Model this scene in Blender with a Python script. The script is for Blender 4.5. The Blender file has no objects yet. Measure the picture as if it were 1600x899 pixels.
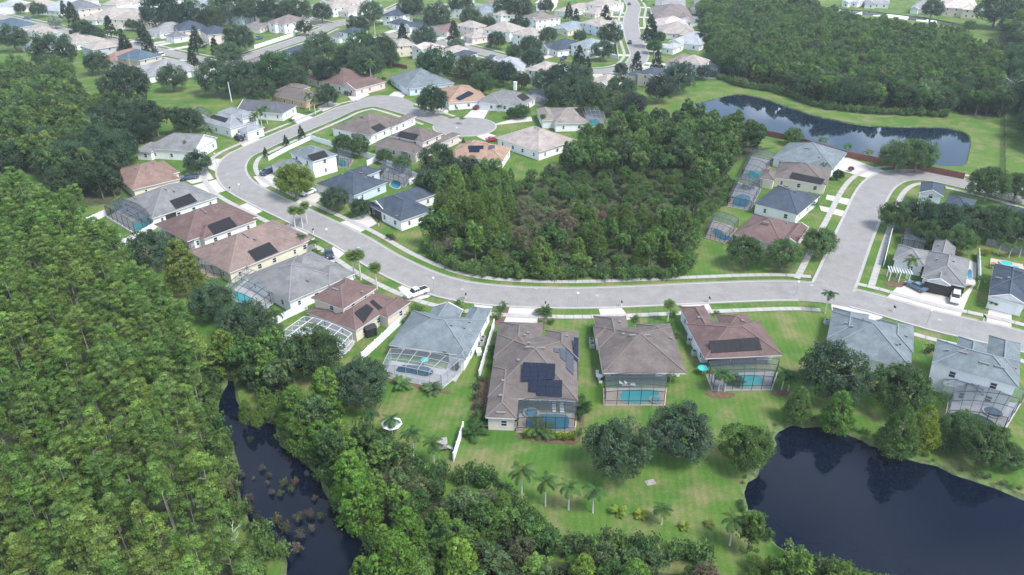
import bpy, math, random
import numpy as np
from mathutils import Vector
from mathutils.geometry import delaunay_2d_cdt
random.seed(7); rng = np.random.default_rng(7)
SC = bpy.context.scene
COL = SC.collection
# ---------------------------------------------------------------- camera
HAZE = 0.00013
F, CX, CY, CH = 1160.0, 800.0, 450.0, 80.0
TH = math.atan2(650.0, F)
cam_d = bpy.data.cameras.new('camera'); cam = bpy.data.objects.new('camera', cam_d); COL.objects.link(cam)
cam.location = (0, 0, CH); cam.rotation_euler = (math.pi/2-TH, 0, 0)
cam_d.sensor_width = 36; cam_d.lens = F/1600*36; cam_d.clip_end = 6000; cam_d.clip_start = 1
SC.camera = cam
# ---------------------------------------------------------------- sky, sun, exposure
SUN_EL, SUN_AZ = math.radians(56), math.radians(125)      # azimuth clockwise from +Y
w = bpy.data.worlds.new('World'); SC.world = w; w.use_nodes = True
nt = w.node_tree; N = nt.nodes; L = nt.links; N.clear()
sky = N.new('ShaderNodeTexSky'); sky.sky_type = 'NISHITA'; sky.sun_disc = False
sky.sun_elevation = SUN_EL; sky.sun_rotation = SUN_AZ; sky.air_density = 1.0; sky.dust_density = 1.0
tc = N.new('ShaderNodeTexCoord'); mp = N.new('ShaderNodeMapping'); mp.inputs['Scale'].default_value = (1, 1, 2.6)
nz = N.new('ShaderNodeTexNoise'); nz.inputs['Scale'].default_value = 3.6; nz.inputs['Detail'].default_value = 5; nz.inputs['Roughness'].default_value = .52
rp = N.new('ShaderNodeValToRGB'); rp.color_ramp.elements[0].position = .42; rp.color_ramp.elements[1].position = .6
rp.color_ramp.elements[0].color = (.05, .05, .05, 1); rp.color_ramp.elements[1].color = (.95, .95, .95, 1)
mx = N.new('ShaderNodeMix'); mx.data_type = 'RGBA'; mx.inputs[7].default_value = (14.5, 16.2, 18.6, 1)
bg = N.new('ShaderNodeBackground'); bg.inputs['Strength'].default_value = .116; out = N.new('ShaderNodeOutputWorld')
L.new(tc.outputs['Generated'], mp.inputs['Vector']); L.new(mp.outputs[0], nz.inputs['Vector']); L.new(nz.outputs['Fac'], rp.inputs[0])
sxw = N.new('ShaderNodeSeparateXYZ'); L.new(tc.outputs['Generated'], sxw.inputs[0])
zr = N.new('ShaderNodeMapRange'); zr.inputs[1].default_value = .1; zr.inputs[2].default_value = .85; zr.inputs[3].default_value = 1.0; zr.inputs[4].default_value = .10; L.new(sxw.outputs['Z'], zr.inputs[0])
cm = N.new('ShaderNodeMath'); cm.operation = 'MULTIPLY'; L.new(rp.outputs[0], cm.inputs[0]); L.new(zr.outputs[0], cm.inputs[1]); L.new(cm.outputs[0], mx.inputs[0]); L.new(sky.outputs[0], mx.inputs[6]); L.new(mx.outputs[2], bg.inputs['Color']); L.new(bg.outputs[0], out.inputs['Surface'])
sun_d = bpy.data.lights.new('sun', 'SUN'); sun_d.energy = 2.5; sun_d.angle = math.radians(18); sun_d.color = (1, .975, .94)
sun = bpy.data.objects.new('sun', sun_d); COL.objects.link(sun)
sdir = Vector((math.sin(SUN_AZ)*math.cos(SUN_EL), math.cos(SUN_AZ)*math.cos(SUN_EL), math.sin(SUN_EL)))
sun.rotation_euler = sdir.to_track_quat('Z', 'Y').to_euler(); sun.location = (0, 0, 200)
SC.view_settings.view_transform = 'Standard'; SC.view_settings.look = 'None'; SC.view_settings.exposure = 1.1; SC.view_settings.gamma = 1
SC.cycles.max_bounces = 6; SC.cycles.transparent_max_bounces = 16; SC.cycles.volume_bounces = 0; SC.cycles.diffuse_bounces = 3
# ---------------------------------------------------------------- photo point -> place
CT, ST = math.cos(TH), math.sin(TH)
def G(px, py, h=0.0):
    u, v = px-CX, py-CY
    d = (CH-h)/(F*ST+v*CT)
    return Vector((u*d, (F*CT-v*ST)*d, h))
def Gs(pts, h=0.0): return [G(x, y, h) for x, y in pts]
def height_of(base, top):
    b = G(*base); u, v = top[0]-CX, top[1]-CY
    return CH - b.y/(F*CT-v*ST)*(F*ST+v*CT)
def ppm(px, py, h=0.0):                                     # photo pixels per metre there
    return (F*ST+(py-CY)*CT)/(CH-h)
def proj(p):
    x, y, z = p[0], p[1], p[2]-CH
    fw = y*CT-z*ST; up = y*ST+z*CT
    return CX+F*x/fw, CY-F*up/fw
# ---------------------------------------------------------------- materials
MATS = {}
def nmat(name):
    m = bpy.data.materials.new(name); m.use_nodes = True; nt = m.node_tree; nt.nodes.clear()
    o = nt.nodes.new('ShaderNodeOutputMaterial'); return m, nt, o
def mat(name, col, rough=.8, var=.12, scale=1.2, metal=0, spec=.3, bump=0, stretch=(1, 1, 1), col2=None, fine=0):
    if name in MATS: return MATS[name]
    m, nt, o = nmat(name); N = nt.nodes; L = nt.links
    b = N.new('ShaderNodeBsdfPrincipled'); b.inputs['Roughness'].default_value = rough; b.inputs['Metallic'].default_value = metal
    b.inputs['Specular IOR Level'].default_value = spec
    g = N.new('ShaderNodeNewGeometry'); mpn = N.new('ShaderNodeMapping'); mpn.inputs['Scale'].default_value = stretch
    L.new(g.outputs['Position'], mpn.inputs['Vector'])
    n = N.new('ShaderNodeTexNoise'); n.inputs['Scale'].default_value = scale; n.inputs['Detail'].default_value = 6; n.inputs['Roughness'].default_value = .62
    L.new(mpn.outputs[0], n.inputs['Vector'])
    mr = N.new('ShaderNodeMapRange'); mr.inputs[1].default_value = .3; mr.inputs[2].default_value = .7
    L.new(n.outputs['Fac'], mr.inputs[0])
    mixn = N.new('ShaderNodeMix'); mixn.data_type = 'RGBA'
    c1 = [max(0, c*(1-var)) for c in col]; c2 = [min(1, c*(1+var)) for c in (col2 or col)]
    mixn.inputs[6].default_value = (*c1, 1); mixn.inputs[7].default_value = (*c2, 1)
    L.new(mr.outputs[0], mixn.inputs[0]); last = mixn.outputs[2]
    if fine:
        n2 = N.new('ShaderNodeTexNoise'); n2.inputs['Scale'].default_value = scale*9; n2.inputs['Detail'].default_value = 3
        L.new(mpn.outputs[0], n2.inputs['Vector'])
        m2 = N.new('ShaderNodeMapRange'); m2.inputs[1].default_value = .3; m2.inputs[2].default_value = .7; m2.inputs[3].default_value = 1-fine; m2.inputs[4].default_value = 1+fine
        L.new(n2.outputs['Fac'], m2.inputs[0])
        vm = N.new('ShaderNodeVectorMath'); vm.operation = 'SCALE'; L.new(last, vm.inputs[0]); L.new(m2.outputs[0], vm.inputs['Scale']); last = vm.outputs[0]
    L.new(last, b.inputs['Base Color'])
    if bump:
        bp = N.new('ShaderNodeBump'); bp.inputs['Strength'].default_value = bump; bp.inputs['Distance'].default_value = .05
        L.new(n.outputs['Fac'], bp.inputs['Height']); L.new(bp.outputs[0], b.inputs['Normal'])
    L.new(b.outputs[0], o.inputs['Surface']); MATS[name] = m; return m
def shingle(name, col):
    """asphalt shingles: courses across the slope, weather streaks, speckle"""
    if name in MATS: return MATS[name]
    m, nt, o = nmat(name); N = nt.nodes; L = nt.links
    b = N.new('ShaderNodeBsdfPrincipled'); b.inputs['Roughness'].default_value = .92; b.inputs['Specular IOR Level'].default_value = .15
    g = N.new('ShaderNodeNewGeometry'); sx = N.new('ShaderNodeSeparateXYZ'); L.new(g.outputs['Position'], sx.inputs[0])
    def noise(sc, det, src=None, st=(1, 1, 1)):
        mpn = N.new('ShaderNodeMapping'); mpn.inputs['Scale'].default_value = st; L.new(g.outputs['Position'], mpn.inputs['Vector'])
        n = N.new('ShaderNodeTexNoise'); n.inputs['Scale'].default_value = sc; n.inputs['Detail'].default_value = det; n.inputs['Roughness'].default_value = .6
        L.new(mpn.outputs[0], n.inputs['Vector']); return n.outputs['Fac']
    def rng_(s, a, c, lo=.3, hi=.7):
        mr = N.new('ShaderNodeMapRange'); mr.inputs[1].default_value = lo; mr.inputs[2].default_value = hi; mr.inputs[3].default_value = a; mr.inputs[4].default_value = c
        L.new(s, mr.inputs[0]); return mr.outputs[0]
    def mul(a, c):
        q = N.new('ShaderNodeMath'); q.operation = 'MULTIPLY'; L.new(a, q.inputs[0]); L.new(c, q.inputs[1]); return q.outputs[0]
    big = rng_(noise(.4, 5), .76, 1.2); mid = rng_(noise(1.3, 5, None, (1, 1, .35)), .86, 1.12); fin = rng_(noise(9, 2, None, (1, 1, 3)), .84, 1.16)
    wv = N.new('ShaderNodeMath'); wv.operation = 'MULTIPLY'; wv.inputs[1].default_value = 2*math.pi/.16; L.new(sx.outputs['Z'], wv.inputs[0])
    sn = N.new('ShaderNodeMath'); sn.operation = 'SINE'; L.new(wv.outputs[0], sn.inputs[0]); crs = rng_(sn.outputs[0], .94, 1.05, -1, 1)
    f = mul(mul(big, mid), mul(fin, crs))
    vm = N.new('ShaderNodeVectorMath'); vm.operation = 'SCALE'; vm.inputs[0].default_value = col; L.new(f, vm.inputs['Scale'])
    L.new(vm.outputs[0], b.inputs['Base Color']); L.new(b.outputs[0], o.inputs['Surface']); MATS[name] = m; return m
def lawn_mat():
    m, nt, o = nmat('lawn_grass'); N = nt.nodes; L = nt.links
    b = N.new('ShaderNodeBsdfPrincipled'); b.inputs['Roughness'].default_value = .95; b.inputs['Specular IOR Level'].default_value = .1
    g = N.new('ShaderNodeNewGeometry')
    def noise(sc, det, off=0, st=(1, 1, 1)):
        mpn = N.new('ShaderNodeMapping'); mpn.inputs['Scale'].default_value = st; mpn.inputs['Location'].default_value = (off, off*.7, 0); L.new(g.outputs['Position'], mpn.inputs['Vector'])
        n = N.new('ShaderNodeTexNoise'); n.inputs['Scale'].default_value = sc; n.inputs['Detail'].default_value = det; n.inputs['Roughness'].default_value = .65
        L.new(mpn.outputs[0], n.inputs['Vector']); return n.outputs['Fac']
    def ramp(s, stops):
        r = N.new('ShaderNodeValToRGB'); e = r.color_ramp.elements
        while len(e) < len(stops): e.new(.5)
        for q, (p, c) in zip(e, stops): q.position = p; q.color = (*c, 1)
        L.new(s, r.inputs[0]); return r.outputs[0]
    base = ramp(noise(.06, 8), [(.3, (.044, .110, .020)), (.44, (.060, .130, .023)), (.56, (.082, .146, .029)), (.70, (.120, .158, .045))])
    dry = ramp(noise(.16, 9, 40), [(.475, (0, 0, 0)), (.64, (.8, .8, .8))])
    mxn = N.new('ShaderNodeMix'); mxn.data_type = 'RGBA'; mxn.inputs[7].default_value = (.185, .170, .080, 1)
    L.new(dry, mxn.inputs[0]); L.new(base, mxn.inputs[6])
    fi = N.new('ShaderNodeMapRange'); fi.inputs[1].default_value = .3; fi.inputs[2].default_value = .7; fi.inputs[3].default_value = .78; fi.inputs[4].default_value = 1.2
    L.new(noise(3.5, 6), fi.inputs[0])
    st = N.new('ShaderNodeTexWave'); st.inputs['Scale'].default_value = .28; st.inputs['Distortion'].default_value = 2.2; st.inputs['Detail'].default_value = 1
    mpn = N.new('ShaderNodeMapping'); mpn.inputs['Rotation'].default_value = (0, 0, .12); L.new(g.outputs['Position'], mpn.inputs['Vector']); L.new(mpn.outputs[0], st.inputs['Vector'])
    sr = N.new('ShaderNodeMapRange'); sr.inputs[3].default_value = .94; sr.inputs[4].default_value = 1.05; L.new(st.outputs['Fac'], sr.inputs[0])
    mu = N.new('ShaderNodeMath'); mu.operation = 'MULTIPLY'; L.new(fi.outputs[0], mu.inputs[0]); L.new(sr.outputs[0], mu.inputs[1])
    vm = N.new('ShaderNodeVectorMath'); vm.operation = 'SCALE'; L.new(mxn.outputs[2], vm.inputs[0]); L.new(mu.outputs[0], vm.inputs['Scale'])
    L.new(vm.outputs[0], b.inputs['Base Color']); L.new(b.outputs[0], o.inputs['Surface']); MATS['lawn'] = m; return m
def water_mat(name, col, rough=.06, bump=.02, scale=1.5, spec=.5):
    m, nt, o = nmat(name); N = nt.nodes; L = nt.links
    b = N.new('ShaderNodeBsdfPrincipled'); b.inputs['Roughness'].default_value = rough; b.inputs['IOR'].default_value = 1.33; b.inputs['Specular IOR Level'].default_value = spec
    g = N.new('ShaderNodeNewGeometry'); n = N.new('ShaderNodeTexNoise'); n.inputs['Scale'].default_value = scale; n.inputs['Detail'].default_value = 3
    L.new(g.outputs['Position'], n.inputs['Vector']); bp = N.new('ShaderNodeBump'); bp.inputs['Strength'].default_value = bump; bp.inputs['Distance'].default_value = .3
    L.new(n.outputs['Fac'], bp.inputs['Height']); L.new(bp.outputs[0], b.inputs['Normal'])
    n2 = N.new('ShaderNodeTexNoise'); n2.inputs['Scale'].default_value = .07; n2.inputs['Detail'].default_value = 4; L.new(g.outputs['Position'], n2.inputs['Vector'])
    mixn = N.new('ShaderNodeMix'); mixn.data_type = 'RGBA'; mixn.inputs[6].default_value = (*[c*.75 for c in col], 1); mixn.inputs[7].default_value = (*[c*1.3 for c in col], 1)
    L.new(n2.outputs['Fac'], mixn.inputs[0]); L.new(mixn.outputs[2], b.inputs['Base Color'])
    L.new(b.outputs[0], o.inputs['Surface']); MATS[name] = m; return m
def leaf_mat(name, mass=None):
    """leaf colour = tree's own colour x clump tint; stuff copies take a colour of their own from the ramp"""
    m, nt, o = nmat(name); N = nt.nodes; L = nt.links
    oi = N.new('ShaderNodeObjectInfo'); at = N.new('ShaderNodeAttribute'); at.attribute_name = 'tint'
    vm = N.new('ShaderNodeVectorMath'); vm.operation = 'MULTIPLY'; L.new(at.outputs['Color'], vm.inputs[1])
    if mass:
        r = N.new('ShaderNodeValToRGB'); e = r.color_ramp.elements
        while len(e) < len(mass): e.new(.5)
        for i, (q, c) in enumerate(zip(e, mass)): q.position = i/(len(mass)-1); q.color = (*c, 1)
        L.new(oi.outputs['Random'], r.inputs[0]); L.new(r.outputs[0], vm.inputs[0])
    else: L.new(oi.outputs['Color'], vm.inputs[0])
    d = N.new('ShaderNodeBsdfDiffuse'); t = N.new('ShaderNodeBsdfTranslucent'); ms = N.new('ShaderNodeMixShader'); ms.inputs[0].default_value = .38
    L.new(vm.outputs[0], d.inputs['Color']); L.new(vm.outputs[0], t.inputs['Color']); L.new(d.outputs[0], ms.inputs[1]); L.new(t.outputs[0], ms.inputs[2])
    L.new(ms.outputs[0], o.inputs['Surface']); MATS[name] = m; return m
def screen_mat(name, col, fac):
    m, nt, o = nmat(name); N = nt.nodes; L = nt.links
    t = N.new('ShaderNodeBsdfTransparent'); b = N.new('ShaderNodeBsdfPrincipled'); b.inputs['Base Color'].default_value = (*col, 1); b.inputs['Roughness'].default_value = .6
    ms = N.new('ShaderNodeMixShader'); ms.inputs[0].default_value = fac; L.new(t.outputs[0], ms.inputs[1]); L.new(b.outputs[0], ms.inputs[2])
    L.new(ms.outputs[0], o.inputs['Surface']); MATS[name] = m; return m
lawn_mat()
mat('asphalt', (.225, .216, .205), .9, .13, .35, fine=.1, spec=.2)
mat('concrete', (.35, .335, .31), .9, .1, .5, fine=.06, spec=.2)
mat('kerb', (.34, .33, .315), .9, .1, .6)
mat('drive', (.45, .42, .385), .9, .08, .3, fine=.05, spec=.2)
mat('paver', (.42, .35, .29), .9, .12, .6, fine=.12)
mat('deck', (.36, .36, .36), .8, .08, .6, fine=.05)
mat('mulch', (.12, .075, .05), .95, .3, 1.5, fine=.3)
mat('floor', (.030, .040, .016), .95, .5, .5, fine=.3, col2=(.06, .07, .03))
mat('mud', (.05, .055, .028), .95, .35, .8, col2=(.10, .14, .05), fine=.3)
mat('white', (.66, .67, .67), .6, .03, .5)
mat('white_fence', (.70, .72, .74), .5, .03, .7)
mat('bronze', (.035, .032, .03), .5, .1); mat('dark', (.02, .022, .025), .6, .1); mat('grey', (.30, .31, .32), .6, .1)
mat('glass', (.02, .03, .04), .1, .1, .3, spec=.6); mat('pv', (.007, .011, .024), .22, .12, .8, spec=.6); mat('solar_mat', (.010, .010, .012), .7, .2, 2)
mat('bark', (.20, .18, .15), .95, .25, 2); mat('pale_bark', (.27, .255, .22), .9, .2, 2); mat('palm_bark', (.47, .45, .40), .9, .15, 3)
mat('dead', (.55, .53, .48), .9, .15, 3); mat('brick_fence', (.20, .085, .06), .9, .2, 1.2); mat('wood_grey', (.26, .25, .24), .9, .2, 2)
mat('metal_pole', (.42, .44, .45), .45, .05, 1, metal=.5); mat('globe', (.85, .86, .86), .3, .02); mat('tyre', (.015, .015, .015), .8, .1)
mat('rim', (.45, .46, .48), .35, .05, 1, metal=.7); mat('lamp_glass', (.7, .72, .74), .15, .02); mat('tail', (.35, .02, .015), .3, .05)
mat('vent', (.17, .165, .16), .7, .1); mat('ac', (.36, .37, .36), .6, .15, 3); mat('patio_teal', (.05, .45, .42), .6, .1, 2); mat('gutter', (.62, .62, .61), .5, .03)
water_mat('pond_water', (.002, .005, .013), .03, .05, 1.1, spec=.33); water_mat('far_water', (.006, .014, .026), .015, .012, .8, spec=1.0)
water_mat('pool_teal', (.045, .36, .38), .08, .12, 1.6); water_mat('pool_blue', (.022, .16, .24), .08, .12, 1.6); water_mat('pool_dark', (.016, .055, .09), .08, .12, 1.6)
leaf_mat('leaf'); leaf_mat('leaf_cypress', [(.105, .190, .044), (.122, .220, .052), (.146, .250, .056), (.110, .195, .055), (.165, .245, .062)])
leaf_mat('leaf_wood', [(0.054, 0.110, 0.040), (0.083, 0.156, 0.047), (0.110, 0.192, 0.054), (0.073, 0.110, 0.054), (0.137, 0.210, 0.064), (0.092, 0.156, 0.051)])
screen_mat('screen', (.08, .10, .12), .36); screen_mat('screen_pale', (.26, .30, .33), .22); screen_mat('screen_dark', (.045, .06, .08), .42); screen_mat('chain_link', (.03, .035, .03), .38)
# ---------------------------------------------------------------- object helpers
def link(name, me, parent=None, loc=None, rot=None, scale=None):
    o = bpy.data.objects.new(name, me); COL.objects.link(o)
    if parent is not None: o.parent = parent
    if loc is not None: o.location = loc
    if rot is not None: o.rotation_euler = rot
    if scale is not None: o.scale = scale
    return o
def mesh(verts, faces, mats, idx=None, name='m'):
    me = bpy.data.meshes.new(name); me.from_pydata([tuple(v) for v in verts], [], faces)
    for m in (mats if isinstance(mats, (list, tuple)) else [mats]): me.materials.append(MATS[m])
    if idx is not None: me.polygons.foreach_set('material_index', idx)
    me.update(); return me
def thing(name, label, cat, loc, rz=0, group=None):
    o = link(name, None, None, loc, (0, 0, rz)); o.empty_display_size = .5
    o['label'] = label; o['category'] = cat
    if group: o['group'] = group
    return o
def struct(name, me): o = link(name, me); o['kind'] = 'structure'; return o
class MB:
    def __init__(s): s.v = []; s.f = []; s.m = []
    def quad(s, a, b, c, d, m=0): n = len(s.v); s.v += [a, b, c, d]; s.f.append((n, n+1, n+2, n+3)); s.m.append(m)
    def poly(s, pts, m=0): n = len(s.v); s.v += list(pts); s.f.append(tuple(range(n, n+len(pts)))); s.m.append(m)
    def box(s, x0, y0, z0, x1, y1, z1, m=0):
        n = len(s.v); s.v += [(x0, y0, z0), (x1, y0, z0), (x1, y1, z0), (x0, y1, z0), (x0, y0, z1), (x1, y0, z1), (x1, y1, z1), (x0, y1, z1)]
        s.f += [(n, n+3, n+2, n+1), (n+4, n+5, n+6, n+7), (n, n+1, n+5, n+4), (n+1, n+2, n+6, n+5), (n+2, n+3, n+7, n+6), (n+3, n, n+4, n+7)]; s.m += [m]*6
    def bar(s, a, b, r=.05, m=0):
        a = Vector(a); b = Vector(b); d = (b-a)
        if d.length < 1e-4: return
        d.normalize(); up = Vector((0, 0, 1)) if abs(d.z) < .95 else Vector((1, 0, 0)); x = d.cross(up).normalized()*r; y = d.cross(x).normalized()*r
        n = len(s.v); s.v += [a-x-y, a+x-y, a+x+y, a-x+y, b-x-y, b+x-y, b+x+y, b-x+y]
        s.f += [(n, n+3, n+2, n+1), (n+4, n+5, n+6, n+7), (n, n+1, n+5, n+4), (n+1, n+2, n+6, n+5), (n+2, n+3, n+7, n+6), (n+3, n, n+4, n+7)]; s.m += [m]*6
    def tube(s, pts, rad, k=6, m=0, cap=True):
        n0 = len(s.v); up = Vector((.3, .1, 1)).normalized()
        for i, p in enumerate(pts):
            p = Vector(p); d = (Vector(pts[min(i+1, len(pts)-1)])-Vector(pts[max(i-1, 0)])).normalized()
            u_ = Vector((1, 0, 0)) if abs(d.z) > .8 else Vector((0, 0, 1)); x = d.cross(u_).normalized(); y = d.cross(x)
            for j in range(k): a = 2*math.pi*j/k; s.v.append(p+(x*math.cos(a)+y*math.sin(a))*rad[i])
        for i in range(len(pts)-1):
            for j in range(k): a = n0+i*k+j; b = n0+i*k+(j+1) % k; s.f.append((a, b, b+k, a+k)); s.m.append(m)
        if cap: s.f.append(tuple(n0+(len(pts)-1)*k+j for j in range(k))); s.m.append(m)
    def mesh(s, mats, name='m'): return mesh(s.v, s.f, mats, s.m, name)
def spline(P, closed=False, step=6):
    P = [Vector(p) for p in P]; n = len(P); out = []
    rngi = range(n) if closed else range(n-1)
    for i in rngi:
        p0 = P[(i-1) % n] if closed else P[max(i-1, 0)]; p1 = P[i]; p2 = P[(i+1) % n]; p3 = P[(i+2) % n] if closed else P[min(i+2, n-1)]
        k = max(2, int((p2-p1).length/step))
        for j in range(k):
            t = j/k; out.append(.5*((2*p1)+(p2-p0)*t+(2*p0-5*p1+4*p2-p3)*t*t+(3*p1-p0-3*p2+p3)*t**3))
    if not closed: out.append(P[-1])
    return out
def inside(p, poly):
    x, y = p[0], p[1]; c = False; n = len(poly); j = n-1
    for i in range(n):
        xi, yi, xj, yj = poly[i][0], poly[i][1], poly[j][0], poly[j][1]
        if (yi > y) != (yj > y) and x < (xj-xi)*(y-yi)/(yj-yi)+xi: c = not c
        j = i
    return c
def normals2(C, closed=False):
    out = []; n = len(C)
    for i in range(n):
        a = C[(i-1) % n] if closed else C[max(i-1, 0)]; b = C[(i+1) % n] if closed else C[min(i+1, n-1)]
        d = (b-a); d.z = 0; d.normalize(); out.append(Vector((-d.y, d.x, 0)))
    return out
def slab_poly(name, pts, z, m, thick=.0, parent=None, kind='structure'):
    """flat polygon sheet (ear-clipped) with a small edge down to the ground"""
    P = [Vector((p[0], p[1], z)) for p in pts]
    from mathutils.geometry import tessellate_polygon
    tri = tessellate_polygon([P]); v = list(P); f = []
    for t in tri:
        a, b, c = (P[i] for i in t); f.append(t if (b-a).cross(c-a).z > 0 else t[::-1])
    n = len(P); area = sum(P[i].x*P[(i+1) % n].y-P[(i+1) % n].x*P[i].y for i in range(n))
    if thick:
        v += [Vector((p.x, p.y, z-thick)) for p in P]
        for i in range(n): j = (i+1) % n; f.append((i, i+n, j+n, j) if area > 0 else (j, j+n, i+n, i))
    o = link(name, mesh(v, f, m), parent)
    if kind: o['kind'] = kind
    return o
# ================================================================ GROUND AND WATER
WATER = {
 'channel': [(352, 590), (340, 618), (336, 650), (347, 682), (365, 712), (368, 752), (374, 800), (398, 830), (428, 850), (440, 880), (452, 935), (560, 930), (590, 875), (560, 835), (524, 782), (500, 743), (476, 716), (444, 690), (430, 660), (408, 652), (386, 648), (372, 620), (368, 592)],
 'pond': [(1196, 700), (1205, 678), (1222, 664), (1256, 659), (1290, 662), (1330, 677), (1366, 688), (1416, 710), (1466, 725), (1533, 747), (1600, 773), (1760, 830), (1820, 1060), (1500, 1020), (1440, 930), (1360, 912), (1290, 895), (1235, 868), (1190, 835), (1164, 800), (1158, 765), (1172, 735)],
 'lake': [(1084, 166), (1112, 155), (1150, 147), (1187, 152), (1256, 175), (1308, 188), (1359, 196), (1428, 198), (1480, 199), (1507, 207), (1517, 219), (1510, 256), (1493, 260), (1462, 259), (1400, 251), (1320, 240), (1240, 221), (1190, 212), (1130, 192)],
 'canal': [(1270, 11), (1350, 17), (1430, 26), (1495, 37), (1497, 42), (1430, 33), (1350, 24), (1270, 18)],
}
WP = {k: spline(Gs(v), True, 2.5 if k != 'canal' else 8) for k, v in WATER.items()}
BIG = 1500.0
vs = [(-BIG, -BIG), (BIG, -BIG), (BIG, BIG), (-BIG, BIG)]; es = [(0, 1), (1, 2), (2, 3), (3, 0)]
for P in WP.values():
    n0 = len(vs); vs += [(p.x, p.y) for p in P]; es += [(n0+i, n0+(i+1) % len(P)) for i in range(len(P))]
dv, de, df, *_ = delaunay_2d_cdt([Vector(v) for v in vs], es, [], 0, 1e-4)
gf = []
for f in df:
    c = sum((dv[i] for i in f), Vector((0, 0)))/len(f)
    if not any(inside(c, P) for P in WP.values()):
        a, b, cc = dv[f[0]], dv[f[1]], dv[f[2]]; gf.append(f if (b-a).cross(cc-a) > 0 else f[::-1])
struct('ground', mesh([(v.x, v.y, 0) for v in dv], gf, 'lawn'))
for k, P in WP.items():
    nrm = normals2(P, True); n = len(P); area = sum(P[i].x*P[(i+1) % n].y-P[(i+1) % n].x*P[i].y for i in range(n)); s = 1 if area > 0 else -1
    b = MB(); wd = {'channel': 1.0, 'pond': 1.5, 'lake': .6, 'canal': .5}[k]
    for i in range(n):
        j = (i+1) % n; q = [wd*(.7+.5*math.sin(t*1.7)*math.sin(t*.61+1)) for t in (i, j)]
        b.quad(P[i], P[j], P[j]+nrm[j]*s*q[1]+Vector((0, 0, -.5)), P[i]+nrm[i]*s*q[0]+Vector((0, 0, -.5)))
    struct('pond_bank', b.mesh(['mud']))
    o = slab_poly('pond_water', P, -.38, 'pond_water' if k in ('channel', 'pond') else 'far_water')
# ================================================================ ROADS
ROADS = {
 'main': ([(1760, 585), (1600, 535), (1538, 520), (1455, 501), (1393, 483), (1330, 466), (1240, 455), (1104, 458.5), (1000, 463.5), (880, 466.5), (760, 461), (680, 445), (605, 412), (545, 376), (465, 337), (410, 311), (374, 290), (361, 268), (371, 247), (400, 232), (445, 212), (505, 187), (545, 170), (590, 163), (641, 175), (700, 194), (722, 199)], 9.0, .080),
 'north': ([(1292, 470), (1308, 435), (1330, 380), (1346, 343), (1361, 307), (1378, 286), (1405, 275.5), (1450, 276), (1525, 292), (1600, 312), (1700, 342)], 9.0, .088),
 'far_a': ([(-60, 16), (0, 27), (45, 37), (75, 43), (110, 51), (160, 62), (212, 73), (250, 81), (288, 89), (345, 101)], 9, .080),
 'far_b': ([(330, 108), (409, 82), (480, 58), (531, 37), (575, 30), (608, 20), (640, 5)], 9, .088),
 'far_c': ([(450, 28), (480, 33), (505, 38), (525, 43)], 9, .096),
 'far_d': ([(600, 54), (640, 61), (690, 68), (728, 76), (770, 87), (810, 98), (850, 110)], 9, .080),
 'far_e': ([(972, -25), (982, -3), (990, 12), (986, 30), (987, 50), (993, 70), (999, 88), (988, 103), (965, 110), (930, 113), (895, 111), (860, 106), (825, 98)], 9.5, .096),
 'far_f': ([(940, 42), (965, 39), (990, 38)], 8, .104),
}
RC = {k: (spline(Gs(v[0]), False, 3 if k in ('main', 'north') else 6), v[1], v[2]) for k, v in ROADS.items()}
CUL = G(726, 199)
def rdist(p, skip=None):
    best = 1e9
    for k, (C, wd, z) in RC.items():
        if k == skip: continue
        for q in C[::2] if len(C) > 8 else C:
            d = math.hypot(p.x-q.x, p.y-q.y)
            if d < best: best = d
    return best
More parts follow.
